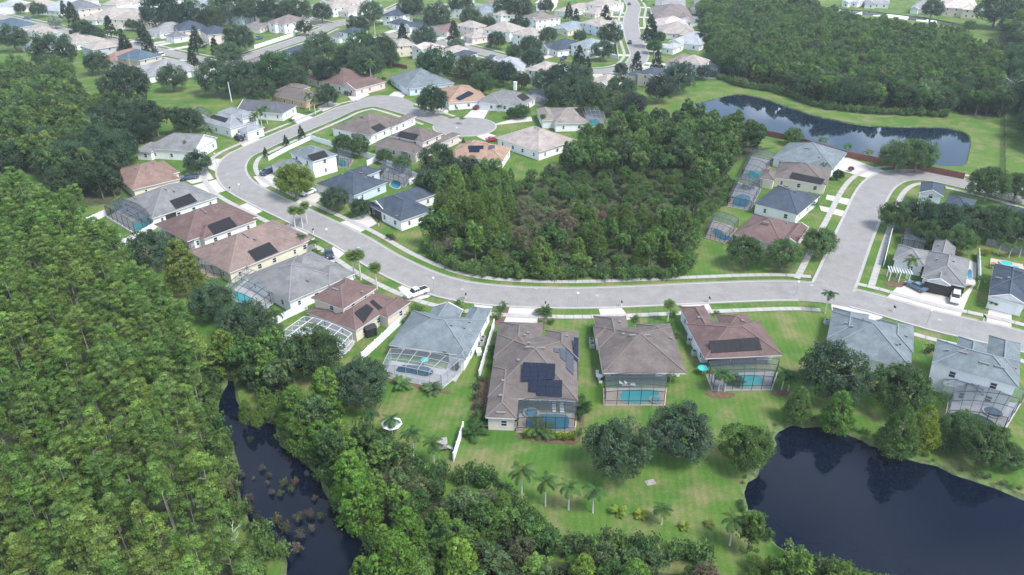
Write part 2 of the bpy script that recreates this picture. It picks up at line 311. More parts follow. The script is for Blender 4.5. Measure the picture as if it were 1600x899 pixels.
for k, (C, wd, z) in RC.items():
    nr = normals2(C); b = MB(); near = k in ('main', 'north'); b_k = MB(); b_s = MB(); b_j = MB()
    cuts = [i for i in range(len(C)-1)]
    for i in cuts:
        a0, a1 = C[i]-nr[i]*wd/2, C[i]+nr[i]*wd/2; c0, c1 = C[i+1]-nr[i+1]*wd/2, C[i+1]+nr[i+1]*wd/2; Z = Vector((0, 0, z)); b.quad(a0+Z, c0+Z, c1+Z, a1+Z)
        for s in (-1, 1):
            m_ = (C[i]+C[i+1])/2+nr[i]*s*wd/2
            if rdist(m_, k) > 5.0 and not (k == 'main' and (m_-CUL).length < 11.5):
                o0, o1 = s*(wd/2-.06), s*(wd/2+.14)
                p = [C[i]+nr[i]*o0, C[i+1]+nr[i+1]*o0, C[i+1]+nr[i+1]*o1, C[i]+nr[i]*o1]
                if s < 0: p = [p[0], p[3], p[2], p[1]]
                H = Vector((0, 0, .19)); b_k.quad(*[q+H for q in (p[::-1])]); b_k.quad(p[0], p[1], p[1]+H, p[0]+H); b_k.quad(p[3], p[2], p[2]+H, p[3]+H)
                g0, g1 = s*(wd/2-.5), s*(wd/2-.06); Zg = Vector((0, 0, z+.012))
                q = [C[i]+nr[i]*g0, C[i+1]+nr[i+1]*g0, C[i+1]+nr[i+1]*g1, C[i]+nr[i]*g1]; b_j.quad(*[t+Zg for t in (q if s > 0 else q[::-1])])
            off = s*(wd/2+(3.3 if s > 0 else 2.7)); m2 = (C[i]+C[i+1])/2+nr[i]*off
            if rdist(m2, k) > 6.3 and not (k == 'main' and (m2-CUL).length < 14.5):
                n_s = max(1, int((C[i+1]-C[i]).length/1.6))
                for j in range(n_s):
                    t0, t1 = (j+.02)/n_s, (j+.98)/n_s
                    A0 = C[i].lerp(C[i+1], t0); A1 = C[i].lerp(C[i+1], t1); N0 = nr[i].lerp(nr[i+1], t0); N1 = nr[i].lerp(nr[i+1], t1)
                    z_ = Vector((0, 0, .078+random.uniform(0, .012))); q = [A0+N0*(off-.72), A1+N1*(off-.72), A1+N1*(off+.72), A0+N0*(off+.72)]; b_s.quad(*[t+z_ for t in q])
    struct('road', b.mesh(['asphalt'])); struct('kerb', b_k.mesh(['kerb'])); struct('gutter_strip', b_j.mesh(['concrete']))
    if b_s.f: struct('pavement', b_s.mesh(['concrete']))
cp = [CUL+Vector((math.cos(a)*11.2, math.sin(a)*11.2, 0)) for a in np.linspace(0, 2*math.pi, 40)[:-1]]
slab_poly('road', cp, .094, 'asphalt', .09)
b = MB()
for i in range(len(cp)):
    a, c = cp[i]-CUL, cp[(i+1) % len(cp)]-CUL; m_ = CUL+(a+c)/2
    if min((m_-q).length for q in RC['main'][0][:-3]) < 5.6: continue
    p = [CUL+a*.985, CUL+c*.985, CUL+c*1.03, CUL+a*1.03]; H = Vector((0, 0, .19)); b.quad(*[q+H for q in p[::-1]]); b.quad(p[0], p[1], p[1]+H, p[0]+H); b.quad(p[3], p[2], p[2]+H, p[3]+H)
struct('kerb', b.mesh(['kerb']))
elb = spline(Gs([(548, 168), (566, 155), (590, 150), (622, 152), (648, 163), (632, 172), (598, 168)]), True, 4); slab_poly('road', elb, .100, 'asphalt', .09)
for s in (.3, -.3):                                          # manholes on the carriageway
    pass
for px, py in [(838, 452), (933, 463), (1268, 447), (1468, 501), (723, 453), (356, 272), (408, 268), (560, 388)]:
    c = G(px, py); r = .42; o = slab_poly('manhole_cover', [(c.x+r*math.cos(a), c.y+r*math.sin(a)) for a in np.linspace(0, 2*math.pi, 13)[:-1]], .115, 'grey', .03, kind='structure')
# ================================================================ DRIVEWAYS, BEDS, FLOORS
DZ = [0.012]
def drive(pts, m='drive', name='driveway', z=None, h=0):
    DZ[0] += .0004
    return slab_poly(name, Gs(pts, h), z or DZ[0], m, .012)
for d in [
 [(792, 478), (848, 478), (842, 512), (786, 514)], [(934, 478), (967, 477), (986, 500), (941, 502)], [(1063, 470), (1104, 469), (1114, 488), (1066, 486)],
 [(1298, 470), (1336, 473), (1392, 488), (1370, 503), (1300, 486)], [(1383, 468), (1410, 441), (1449, 446), (1504, 461), (1525, 441), (1514, 463), (1500, 497), (1462, 489), (1416, 473)],
 [(1546, 478), (1581, 486), (1580, 524), (1540, 511)], [(622, 450), (642, 439), (690, 452), (668, 466), (636, 473)], [(735, 465), (775, 470), (768, 484), (743, 482)],
 [(522, 385), (540, 395), (522, 411), (503, 403)], [(437, 356), (462, 347), (488, 361), (470, 375), (452, 372)], [(367, 325), (394, 315), (416, 328), (385, 342)],
 [(300, 291), (338, 281), (358, 297), (325, 307)], [(280, 277), (324, 266), (334, 280), (300, 288)], [(322, 262), (335, 249), (352, 249), (345, 272)],
 [(373, 222), (388, 213), (412, 219), (385, 236)], [(455, 186), (464, 177), (490, 184), (467, 196)], [(495, 168), (517, 159), (532, 164), (505, 175)],
 [(535, 143), (558, 139), (578, 149), (552, 160)], [(616, 144), (636, 144), (628, 156), (603, 153)], [(685, 171), (702, 164), (700, 178), (678, 178)],
 [(738, 172), (765, 171), (755, 188), (725, 184)], [(800, 187), (830, 183), (832, 190), (765, 197)], [(396, 277), (427, 269), (441, 285), (411, 295)],
 [(462, 316), (492, 297), (507, 308), (480, 327)], [(520, 352), (575, 334), (589, 350), (553, 369)], [(1280, 322), (1283, 330), (1330, 343), (1332, 333)],
 [(1292, 305), (1290, 312), (1330, 323), (1340, 314)], [(1310, 266), (1311, 248), (1325, 247), (1383, 268), (1372, 283), (1340, 275)], [(1290, 383), (1300, 396), (1322, 398), (1326, 388)],
 [(1338, 297), (1375, 305), (1372, 316), (1345, 308)], [(752, 205), (775, 213), (762, 222), (745, 214)], [(690, 222), (712, 214), (722, 220), (705, 229)]]:
    drive(d)
mulch = [(722, 632, 0)]
for pts in [[(806, 679), (900, 679), (913, 655), (911, 640), (904, 640), (902, 640), (906, 690), (880, 694), (840, 692), (812, 684)],
            [(758, 655), (806, 659), (806, 668), (752, 664)], [(738, 662), (742, 600), (762, 590), (757, 655)], [(770, 505), (790, 480), (796, 482), (782, 512)], [(840, 505), (846, 480), (853, 482), (850, 516)],
            [(1100, 612), (1114, 612), (1148, 616), (1142, 622), (1112, 622)], [(1205, 612), (1232, 610), (1230, 620), (1208, 618)], [(1386, 440), (1415, 442), (1408, 450), (1380, 446)], [(380, 205), (415, 198), (418, 204), (392, 212)], [(598, 590), (700, 612), (690, 615), (600, 594)],
            [(597, 375), (612, 370), (622, 376), (606, 380)], [(1210, 412), (1232, 412), (1232, 419), (1210, 419)]]:
    slab_poly('mulch_bed', spline(Gs(pts), True, 1.5), .05+.002*random.random(), 'mulch', .05)
# ================================================================ HOUSES
HOUSES = []; NEAR = {}
class House: pass
ROOFCOL = {'greybrown': (.178, .150, .138), 'grey': (.235, .235, .235), 'lightgrey': (.30, .315, .33), 'bluegrey': (.20, .235, .25), 'brown': (.185, .125, .115), 'red': (.24, .15, .13),
           'slate': (.075, .095, .125), 'darkgrey': (.135, .138, .15), 'tan': (.30, .265, .235), 'orange': (.40, .27, .195), 'pink': (.44, .375, .34), 'tanbrown': (.27, .20, .175), 'teal': (.10, .155, .19), 'rust': (.285, .19, .155), 'white': (.55, .57, .58)}
ROOFCOL = {k: tuple(x*.70 for x in c) for k, c in ROOFCOL.items()}
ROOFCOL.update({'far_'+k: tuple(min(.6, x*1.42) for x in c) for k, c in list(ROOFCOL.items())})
for k, c in ROOFCOL.items(): shingle('roof_'+k, c); mat('cap_'+k, [min(1, q*1.22) for q in c], .9, .06)
WALLCOL = {'w': (.74, .74, .72), 'c': (.62, .56, .44), 'b': (.50, .58, .64), 'g': (.42, .44, .45), 't': (.52, .45, .36), 'y': (.60, .52, .38), 'p': (.58, .50, .45), 'o': (.55, .38, .22)}
for k, c in WALLCOL.items(): mat('wall_'+k, c, .85, .05, .6, spec=.2, fine=.04)
WIN = {}
def win_mesh(wd, ht):
    key = (wd, ht)
    if key not in WIN:
        b = MB(); t = .1; d = .08
        b.box(-wd/2, -d, 0, wd/2, 0, t); b.box(-wd/2, -d, ht-t, wd/2, 0, ht); b.box(-wd/2, -d, t, -wd/2+t, 0, ht-t); b.box(wd/2-t, -d, t, wd/2, 0, ht-t); b.box(-wd/2+t, -d*.8, ht*.48, wd/2-t, 0, ht*.48+.06)
        fr = b.mesh(['white'], 'window'); b = MB(); b.box(-wd/2+t, -.03, t, wd/2-t, 0, ht-t); WIN[key] = (fr, b.mesh(['glass'], 'pane'))
    return WIN[key]
def garage_mesh(wd, m='white'):
    key = ('g', wd, m)
    if key not in WIN:
        b = MB()
        for k in range(4): b.box(-wd/2, -.06-.004*k, .03+k*.55, wd/2, 0, .55+k*.55)
        b.box(-wd/2-.15, -.09, 0, -wd/2, 0, 2.35); b.box(wd/2, -.09, 0, wd/2+.15, 0, 2.35); b.box(-wd/2-.15, -.09, 2.24, wd/2+.15, 0, 2.4); WIN[key] = b.mesh([m], 'garage_door')
    return WIN[key]
VENT = None
def rect_of(H, A, B, C, h):
    a, b, c = (H.inv(G(*p, h)) for p in (A, B, C)); v0 = (a[1]+b[1])/2
    return min(a[0], b[0]), v0, max(a[0], b[0]), c[1]
def house(label, short, roof, wall, blocks, solar=(), vents=(), openings=(), s=.46, cat='house', windows=True, detail=True, group=None):
    """blocks: (A, B, C, eave height, ridge axis, near end, far end) with A, B the near eave corners and C a far one, as seen in the photo"""
    H = House(); A, B, C, h = blocks[0][:4]
    a, b, c = G(*A, h), G(*B, h), G(*C, h); ab = b-a
    side = min((c-b, c-a), key=lambda q: abs(q.normalized().dot(ab.normalized())))
    t1 = math.atan2(ab.y, ab.x); t2 = math.atan2(side.y, side.x)-math.pi/2; dt = (t2-t1+math.pi) % (2*math.pi)-math.pi
    H.a = t1+dt*side.length**2/(side.length**2+ab.length**2); H.o = Vector((a.x, a.y, 0)); ca, sa = math.cos(H.a), math.sin(H.a)
    H.inv = lambda p: ((p.x-H.o.x)*ca+(p.y-H.o.y)*sa, -(p.x-H.o.x)*sa+(p.y-H.o.y)*ca)
    H.wld = lambda u, v, z=0: Vector((H.o.x+u*ca-v*sa, H.o.y+u*sa+v*ca, z))
    H.b = []; roofm = MB(); caps = MB(); wallm = MB(); fas = MB()
    root = thing('house', label, cat, H.o, H.a, group)
    for i, bl in enumerate(blocks):
        h = bl[3]; ax = bl[4] if len(bl) > 4 else 'u'; e = bl[5] if len(bl) > 5 else 'hh'; sl = bl[6] if len(bl) > 6 else s
        u0, v0, u1, v1 = rect_of(H, *bl[:3], h); g = .012*i; u0 -= g; v0 -= g; u1 += g; v1 += g; h2 = h+.008*i
        if v1 < v0+1: v1 = v0+1
        H.b.append((u0, v0, u1, v1, h2, ax, e, sl)); W, D = u1-u0, v1-v0
        if ax == 'u':
            rh = D/2*sl; m_ = (v0+v1)/2; i0 = min(D/2, W/2) if e[0] == 'h' else 0; i1 = min(D/2, W/2) if e[1] == 'h' else 0
            R0, R1 = (u0+i0, m_, h2+rh), (u1-i1, m_, h2+rh)
            if i0+i1 >= W-.01 and e == 'hh': rh = W/2*sl; R0 = R1 = None; R0 = (u0+W/2, m_, h2+rh); R1 = (u0+W/2+.01, m_, h2+rh)
        else:
            rh = W/2*sl; m_ = (u0+u1)/2; i0 = min(D/2, W/2) if e[0] == 'h' else 0; i1 = min(D/2, W/2) if e[1] == 'h' else 0
            R0, R1 = (m_, v0+i0, h2+rh), (m_, v1-i1, h2+rh)
            if i0+i1 >= D-.01 and e == 'hh': rh = D/2*sl; R0 = (m_, v0+D/2, h2+rh); R1 = (m_, v0+D/2+.01, h2+rh)
        c00, c10, c11, c01 = (u0, v0, h2), (u1, v0, h2), (u1, v1, h2), (u0, v1, h2); T = .10
        top = lambda *q: roofm.poly(q)
        if ax == 'u':
            top(c00, c10, R1, R0); top(c11, c01, R0, R1)
            ends = [(c01, c00, R0, e[0], (1, 0)), (c10, c11, R1, e[1], (-1, 0))]
        else:
            top(c01, c00, R0, R1); top(c10, c11, R1, R0)
            ends = [(c00, c10, R0, e[0], (0, 1)), (c11, c01, R1, e[1], (0, -1))]
        for p, q, r_, ty, dr in ends:
            if ty == 'h': top(p, q, r_)
            else:
                off = lambda t, k=.4: (t[0]+dr[0]*k, t[1]+dr[1]*k, t[2]-.1); wallm.poly([off(p), off(q), off(r_)])
        if detail:
            caps.bar(R0, R1, .13)
            for p, q, r_, ty, dr in ends:
                if ty == 'h': caps.bar(p, r_, .11); caps.bar(q, r_, .11)
                else: fas.bar(p, r_, .09); fas.bar(q, r_, .09)
        fh = .2                                              # fascia and soffit round the eave
        for p, q in ((c00, c10), (c10, c11), (c11, c01), (c01, c00)):
            fas.quad((p[0], p[1], h2-fh), (q[0], q[1], h2-fh), (q[0], q[1], h2-.004), (p[0], p[1], h2-.004))
        fas.quad((u0, v0, h2-fh), (u0, v1, h2-fh), (u1, v1, h2-fh), (u1, v0, h2-fh))
        k = .42+.013*i; z0 = -.05; kn = bl[7] if len(bl) > 7 else k; NEAR[len(HOUSES), i] = kn; wallm.box(u0+k, v0+kn, z0, u1-k, v1-k, h2-fh+.01)
    link('roof', roofm.mesh(['roof_'+roof]), root)
    if detail: link('ridge_cap', caps.mesh(['cap_'+roof]), root)
    link('wall', wallm.mesh(['wall_'+wall]), root); link('fascia', fas.mesh(['gutter']), root)
    def rz(u, v):
        best = -1
        for (u0, v0, u1, v1, h, ax, e, sl) in H.b:
            if u0 <= u <= u1 and v0 <= v <= v1:
                du, dv_ = min(u-u0, u1-u), min(v-v0, v1-v)
                if ax == 'u': q = min([dv_]+([u-u0] if e[0] == 'h' else [])+([u1-u] if e[1] == 'h' else []))
                else: q = min([du]+([v-v0] if e[0] == 'h' else [])+([v1-v] if e[1] == 'h' else []))
                best = max(best, h+q*sl)
        return best
    H.rz = rz
    def onroof(px, py):
        z = H.b[0][4]+1
        for _ in range(40):
            u, v = H.inv(G(px, py, z)); q = rz(u, v)
            if q < 0: q = H.b[0][4]
            z += (q-z)*.5
        return u, v, z
    H.onroof = onroof
    # windows on the walls that face the camera
    if windows:
        for bi, (u0, v0, u1, v1, h, ax, e, sl) in enumerate(H.b):
            k = .42+.013*bi; kn = NEAR[len(HOUSES), bi]
            for (pa, pb, nrm, rot) in (((u0+k, v0+kn), (u1-k, v0+kn), (0, -1), 0), ((u0+k, v1-k), (u0+k, v0+k), (-1, 0), -math.pi/2), ((u1-k, v0+k), (u1-k, v1-k), (1, 0), math.pi/2)):
                ln = math.hypot(pb[0]-pa[0], pb[1]-pa[1]); mid = H.wld((pa[0]+pb[0])/2, (pa[1]+pb[1])/2); nw = H.wld(nrm[0], nrm[1])-H.wld(0, 0)
                if nw.dot(Vector((0, 0, 0))-Vector((mid.x, mid.y, 0)).normalized()) < .12: continue
                n_w = int(ln/4.2)
                for lev in range(2 if h > 4.5 else 1):
                    for w_ in range(n_w):
                        t = (w_+.5+.12*math.sin(w_*3+bi))/n_w; x = pa[0]+(pb[0]-pa[0])*t; y = pa[1]+(pb[1]-pa[1])*t
                        if any(j != bi and q[0] < x+nrm[0]*.6 < q[2] and q[1] < y+nrm[1]*.6 < q[3] and q[4] > lev*2.8+1.5 for j, q in enumerate(H.b)): continue
                        fr, pn = win_mesh(*((1.1, 1.3) if (w_+lev+bi) % 3 else (.8, 1.3)))
                        o = link('window', fr, root, (x+nrm[0]*.002, y+nrm[1]*.002, .85+lev*2.75), (0, 0, rot))
                        if detail: link('pane', pn, o)
    for op in openings:                                      # doors, and dark panels standing in for lanai shade, snapped to the nearest wall
        px, py, wd, kind = op; p = H.inv(G(px, py, 1.1)); best = None
        for bi, (u0, v0, u1, v1, h, ax, e, sl) in enumerate(H.b):
            k = .42+.013*bi; kn = NEAR[len(HOUSES), bi]
            for (x, y, rot, inr, nrm) in ((p[0], v0+kn, 0, u0 < p[0] < u1, (0, -1)), (u0+k, p[1], -math.pi/2, v0 < p[1] < v1, (-1, 0)), (u1-k, p[1], math.pi/2, v0 < p[1] < v1, (1, 0))):
                d = math.hypot(p[0]-x, p[1]-y)+(0 if inr else 9)+(30 if any(j != bi and q_[0] < x+nrm[0]*.5 < q_[2] and q_[1]+.4 < y+nrm[1]*.5 < q_[3] for j, q_ in enumerate(H.b)) else 0)
                if best is None or d < best[0]: best = (d, x, y, rot)
        if best:
            me = garage_mesh(wd, 'white' if kind == 'garage' else 'bronze')
            link('garage_door' if kind.startswith('garage') else 'patio_door', me, root, (best[1], best[2], .03), (0, 0, best[3]))
    for sq in solar:                                         # quad in the photo, columns, rows, material
        q, nc, nr_, m_ = sq[:4]; mxp = sum(p[0] for p in q)/4, sum(p[1] for p in q)/4; uc, vc, zc = onroof(*mxp); gu = (rz(uc+.4, vc)-rz(uc-.4, vc))/.8; gv = (rz(uc, vc+.4)-rz(uc, vc-.4))/.8; P = []
        for p_ in q:
            z_ = zc
            for _ in range(30): u_, v_ = H.inv(G(*p_, z_)); z_ += (zc+gu*(u_-uc)+gv*(v_-vc)-z_)*.6
            P.append(Vector((u_, v_, z_)))
        nm = (P[1]-P[0]).cross(P[3]-P[0]).normalized(); nm = nm if nm.z > 0 else -nm
        for i in range(nc):
            for j in range(nr_):
                def bl_(s_, t): return (P[0]*(1-s_)+P[1]*s_)*(1-t)+(P[3]*(1-s_)+P[2]*s_)*t
                gx, gy = (.012, .022) if m_ == 'pv' else (.012, 0)
                c4 = [bl_((i+gx)/nc, (j+gy)/nr_), bl_((i+1-gx)/nc, (j+gy)/nr_), bl_((i+1-gx)/nc, (j+1-gy)/nr_), bl_((i+gx)/nc, (j+1-gy)/nr_)]
                lo = [p+nm*.04 for p in c4]; hi = [p+nm*.14 for p in c4]
                link('solar_panel', mesh(lo+hi, [(0, 3, 2, 1), (4, 5, 6, 7), (0, 1, 5, 4), (1, 2, 6, 5), (2, 3, 7, 6), (3, 0, 4, 7)], m_), root)
    for vt in vents:
        u, v, z = onroof(*vt[:2]); wide = len(vt) > 2
        global VENT
        if VENT is None:
            a_ = MB(); a_.box(-.18, -.18, -.1, .18, .18, .28); a_.box(-.26, -.26, .28, .26, .26, .34); c_ = MB(); c_.box(-.75, -.18, -.1, .75, .18, .16); c_.box(-.8, -.22, .16, .8, .22, .2); VENT = (a_.mesh(['vent']), c_.mesh(['vent']))
        link('roof_vent', VENT[1] if wide else VENT[0], root, (u, v, z))
    H.root = root; H.short = short; H.c = proj(H.wld(sum(q[0]+q[2] for q in H.b[:1])/2, sum(q[1]+q[3] for q in H.b[:1])/2, 2)); HOUSES.append(H); return H
S = 'solar_mat'
H1 = house('cream two-level house with brown roof and white-framed pool cage', 'cream house with the white pool cage', 'brown', 'c',
 [((508, 500), (556, 517.5), (627, 470), 2.9, 'v', 'hh'), ((486, 466), (536, 484), (586, 450), 5.2, 'v', 'hh'), ((577, 494), (612.5, 492.5), (638.7, 471), 2.9, 'v', 'hh'), ((477.5, 489), (530, 508), (548, 492), 2.75, 'v', 'hh', .35)],
 solar=[([(553, 490), (573, 476), (584, 484), (568, 506)], 4, 1, S), ([(577.5, 473), (582.5, 469), (599, 483), (592.5, 487)], 1, 1, S)], vents=[(524, 453, 1), (538, 444, 1), (566, 458)])
H2 = house('white house with blue-grey hip roof and grey pool cage, beside the tan driveway', 'white house with the blue-grey hip roof', 'bluegrey', 'w',
 [((607.5, 540), (731, 557), (646, 486), 2.9, 'u', 'hh', .46, 3.2), ((695, 551), (733, 551), (767, 483), 2.92, 'v', 'hh'), ((655, 514), (703, 520), (712, 484), 2.9, 'v', 'gg'), ((712, 560), (727, 563), (732, 548), 2.85, 'v', 'hh')],
 openings=[(640, 560, 4.5, 'door'), (680, 566, 4, 'door')], vents=[(706, 510), (696, 551), (726, 514), (734, 505)])  # bronze door panels darken the lanai recess
H3 = house('long grey-brown roofed house with stepped blue solar array and a pool cage with palm', 'grey-brown house with the stepped solar array', 'greybrown', 'p',
 [((762, 623), (903, 626), (904, 527), 2.9, 'u', 'hh', .46, 3.2), ((771, 560), (845, 562), (841.5, 505.5), 2.9, 'v', 'hh'), ((758.4, 651.6), (807, 656), (812, 575), 2.9, 'v', 'hh'), ((850, 565), (904.5, 560), (904.7, 518.6), 2.9, 'v', 'hh')],
 solar=[([(817.4, 567), (868, 569.5), (866.9, 593.3), (814.4, 596.8)], 4, 4, 'pv'), ([(827, 594.5), (878.9, 595), (878, 618.5), (825.5, 613)], 4, 2, 'pv'), ([(838, 613.5), (878.4, 617), (877.8, 621.5), (838, 619.5)], 3, 1, 'pv'),
        ([(896.5, 528), (904, 529), (903, 597), (895, 588)], 1, 9, 'pv'), ([(884.5, 537), (896.3, 538), (895.6, 588), (884, 576)], 1, 7, 'pv'), ([(874, 545), (884.2, 546), (883.4, 567), (875, 560)], 1, 3, 'pv'), ([(865, 545), (873, 546), (873, 553), (865, 551)], 1, 1, 'pv')],
 openings=[(832, 640, 4, 'door'), (868, 640, 4.6, 'door')], vents=[(820, 526), (825, 522), (826, 538), (810, 565), (786, 597), (782, 620), (783, 646, 1), (828, 544, 1), (845, 545, 1), (886, 527)])  # door panels added as dark porch shade behind the cage
H4 = house('grey-brown hip roofed house with turquoise pool under a dark cage', 'grey hip-roofed house with the turquoise pool', 'greybrown', 'w',
 [((942, 583.5), (1073, 584), (1049, 512), 2.9, 'u', 'hh', .46, 3.0), ((936, 545), (990, 545), (986.6, 495), 2.9, 'v', 'hh'), ((1000, 535), (1056, 535), (1048, 507), 2.9, 'v', 'hh'), ((930, 530), (962, 530), (928, 511), 2.9, 'v', 'hh')],
 openings=[(975, 600, 3.6, 'door'), (1008, 600, 4.6, 'door')], vents=[(990, 525, 1), (1010, 525, 1), (974, 524), (968, 505), (1048, 530)])  # openings are dark panels for the shaded porch
H5 = house('pale blue house with reddish brown roof and a wide row of black solar mats', 'pale blue house with the brown roof', 'brown', 'b',
 [((1101, 561), (1223.5, 555.5), (1186, 502), 2.9, 'u', 'hh', .46, 2.8), ((1098, 548), (1140, 546), (1062, 480), 2.92, 'v', 'hh'), ((1133, 520), (1184, 518), (1160, 491), 2.9, 'v', 'hh')],
 solar=[([(1106.7, 534), (1184.6, 528.3), (1190.8, 547.9), (1111, 552.7)], 10, 1, S)], openings=[(1135, 578, 4, 'door'), (1175, 576, 4.6, 'door')], vents=[(1092, 498), (1160, 503)])  # wide dark door panels deepen the shade under the eave
H6 = house('house with wide blue-grey roof behind the pond oaks, right of the road palm', 'wide blue-grey roofed house', 'bluegrey', 'w',
 [((1289, 546), (1424, 576), (1426.8, 514), 2.9, 'u', 'hh'), ((1292, 530), (1352, 542), (1300, 481), 2.9, 'v', 'hh'), ((1372, 540), (1427, 552), (1427, 511), 2.9, 'v', 'hh')], vents=[(1331, 512), (1348, 500), (1322, 507), (1401, 540), (1416, 527), (1406, 539)])
H7 = house('two-storey white house with blue-grey roof at the right edge above the pond', 'two-storey white house near the pond', 'bluegrey', 'w',
 [((1456, 568), (1592, 607), (1460, 530), 5.5, 'u', 'hh'), ((1492, 560), (1540, 573), (1534, 536), 5.5, 'v', 'hh'), ((1540, 573), (1592, 588), (1577, 533), 5.5, 'v', 'hh'), ((1474, 600), (1536, 619), (1545, 600), 3.0, 'u', 'hh', .25)], vents=[(1480, 549), (1504, 552, 1), (1538, 569, 1), (1562, 575, 1), (1586, 577)])
H8 = house('white house with grey hip roof, brown garage doors and a wide tan forecourt', 'house with the wide tan forecourt', 'grey', 'w',
 [((1440, 432), (1508, 450), (1512, 406), 2.95, 'v', 'hh'), ((1444, 434), (1482, 442), (1463, 371), 2.95, 'v', 'hh'), ((1396, 404), (1444, 418), (1446, 392), 2.95, 'u', 'hh'), ((1449, 438), (1485, 448), (1488, 425), 2.95, 'v', 'gh')],
 vents=[(1466, 385), (1487, 399), (1490, 410), (1464, 407), (1424, 399)], openings=[(1465, 448, 5.0, 'garage_b'), (1492, 456, 2.7, 'garage_b')])
H9 = house('house with dark slate roof and white garage door at the right edge', 'slate-roofed house at the right edge', 'slate', 'w',
 [((1545, 463), (1604, 479), (1608, 425), 2.95, 'v', 'gh'), ((1546, 452), (1640, 475), (1550, 415), 2.95, 'u', 'hh')], openings=[(1566, 474, 4.9, 'garage')], vents=[(1562, 436, 1), (1576, 436)])
house('slate-roofed two-storey house corner between the oaks and the road bend', 'slate roof by the road bend', 'slate', 'w', [((1436, 302), (1474, 308), (1440, 285), 4.8, 'v', 'gh')])
house('low slate roof showing over the oak row, right of the taller slate gable', 'low slate roof over the oak row', 'slate', 'w', [((1472, 322), (1514, 334), (1478, 303), 2.9, 'u', 'hh')])
house('dark slate roofed house at the right edge beside the bend', 'dark roof at the right edge', 'slate', 'w', [((1545, 345), (1625, 366), (1560, 318), 2.9, 'u', 'hh')])
house('long blue-grey roofed house between the brown pond fence and the taupe roofed house', 'blue-grey house by the brown fence', 'bluegrey', 'w',
 [((1207.5, 246), (1300, 266), (1226, 222), 2.9, 'u', 'hh'), ((1262, 257), (1301, 266), (1321, 241), 2.9, 'v', 'hh')], vents=[(1262, 233, 1), (1280, 247)])
house('taupe roofed house with a row of nine black solar panels above a long cream wall', 'taupe-roofed house with the solar row', 'greybrown', 'c',
 [((1208, 275), (1291, 293), (1284, 264), 2.95, 'u', 'hh'), ((1187, 278), (1210, 284), (1199, 267), 2.9, 'v', 'hh')], solar=[([(1237.5, 270), (1289, 281), (1283.5, 290), (1233.5, 279)], 9, 1, S)])
house('white house with dark blue slate roof and rounded pool, between taupe and brown roofs', 'slate-roofed house with the free-form pool', 'slate', 'w',
 [((1177, 319), (1247, 336), (1284, 307), 2.9, 'u', 'hh')], vents=[(1228, 292, 1), (1240, 299, 1)])
house('house with purplish brown hip roof behind three young oaks', 'purplish-brown roofed house', 'brown', 'p',
 [((1146, 368), (1224, 384), (1256, 352), 2.9, 'u', 'hh'), ((1218, 375), (1245, 380), (1262, 356), 2.9, 'v', 'gg')], vents=[(1197, 349, 1), (1229, 350)])
house('plain grey hip roofed white house below the cream-walled solar house on the left', 'plain grey-roofed house by the parked dark sedan', 'grey', 'w',
 [((387, 430), (446.6, 475), (528, 432), 2.95, 'v', 'hh'), ((480, 428), (514, 446), (548, 424), 2.95, 'v', 'hh'), ((425, 417), (468, 441), (500, 400), 2.95, 'v', 'hh')], vents=[(481, 439)])
house('tan-brown roofed cream house with black solar square near three tall fan palms', 'tan-brown roofed house by the fan palms', 'tanbrown', 'c',
 [((300, 391.6), (352, 430), (422, 342), 2.95, 'v', 'hh'), ((357, 400), (383, 418), (471, 379), 2.95, 'v', 'hh')], solar=[([(386.8, 394), (421, 379.3), (434.8, 394.5), (399.5, 409.7)], 8, 1, S)], vents=[(335, 382), (380, 366, 1), (386, 370, 1), (397, 374, 1)], windows=True)
H17 = house('red-brown roofed house with black solar square between the grey and tan-brown roofs', 'red-brown roofed house on the left street', 'brown', 'w',
 [((243.6, 350.8), (290, 379), (348, 315), 2.95, 'v', 'hh'), ((296, 361), (315, 375.3), (400, 344), 2.95, 'v', 'hh')], solar=[([(323.3, 353.5), (358.7, 340), (370.5, 354), (334, 368)], 8, 1, S)], vents=[(315, 328, 1), (320, 332, 1), (339, 325)])
house('grey roofed white house with black solar square and large dark pool cage on the left', 'grey-roofed house with the large dark cage', 'grey', 'w',
 [((191, 315), (232, 344), (283, 283), 2.95, 'v', 'hh'), ((228, 318), (254.7, 334.7), (327, 311), 2.95, 'v', 'hh')], solar=[([(264.8, 315), (296.9, 303.4), (308.6, 315.6), (275, 327.7)], 6, 1, S)], vents=[(258, 296, 1), (271, 299, 1), (211, 310, 1)], openings=[(266, 341, 2.6, 'door')])
house('weathered orange-brown hip roofed cream house beside a dark pickup on the bend', 'weathered orange-brown roof on the bend', 'rust', 'c',
 [((171, 267), (206, 298), (281, 279), 2.95, 'v', 'hh'), ((212, 262), (236, 280), (259, 254), 2.95, 'v', 'hh')], vents=[(228, 262), (212, 264)])
house('long white-walled house with grey roof on the outside of the road bend', 'white-walled house outside the bend', 'grey', 'w',
 [((230, 230), (300, 240), (323, 215), 3.4, 'u', 'hg'), ((211, 236), (234, 239), (226, 222), 2.9, 'u', 'hh')], openings=[(325, 238, 4.6, 'garage')])
house('white two-storey house with pale roof, blue shutters and black solar strip', 'white house with blue shutters', 'lightgrey', 'w',
 [((341, 176), (377, 187), (400, 178), 5.4, 'u', 'hh'), ((315, 189), (358, 202), (380, 184), 3.4, 'u', 'hh'), ((371, 204), (386, 208), (404, 197), 3.0, 'v', 'hh')], solar=[([(328, 185), (333.5, 180), (357, 186), (352, 192.5)], 6, 1, S)])
house('dark roofed house with white gable trim, between the blue-shuttered and the ochre brick house', 'dark-roofed house with white trim', 'darkgrey', 'w', [((371, 172), (440, 179), (456, 165), 2.95, 'u', 'gh')])
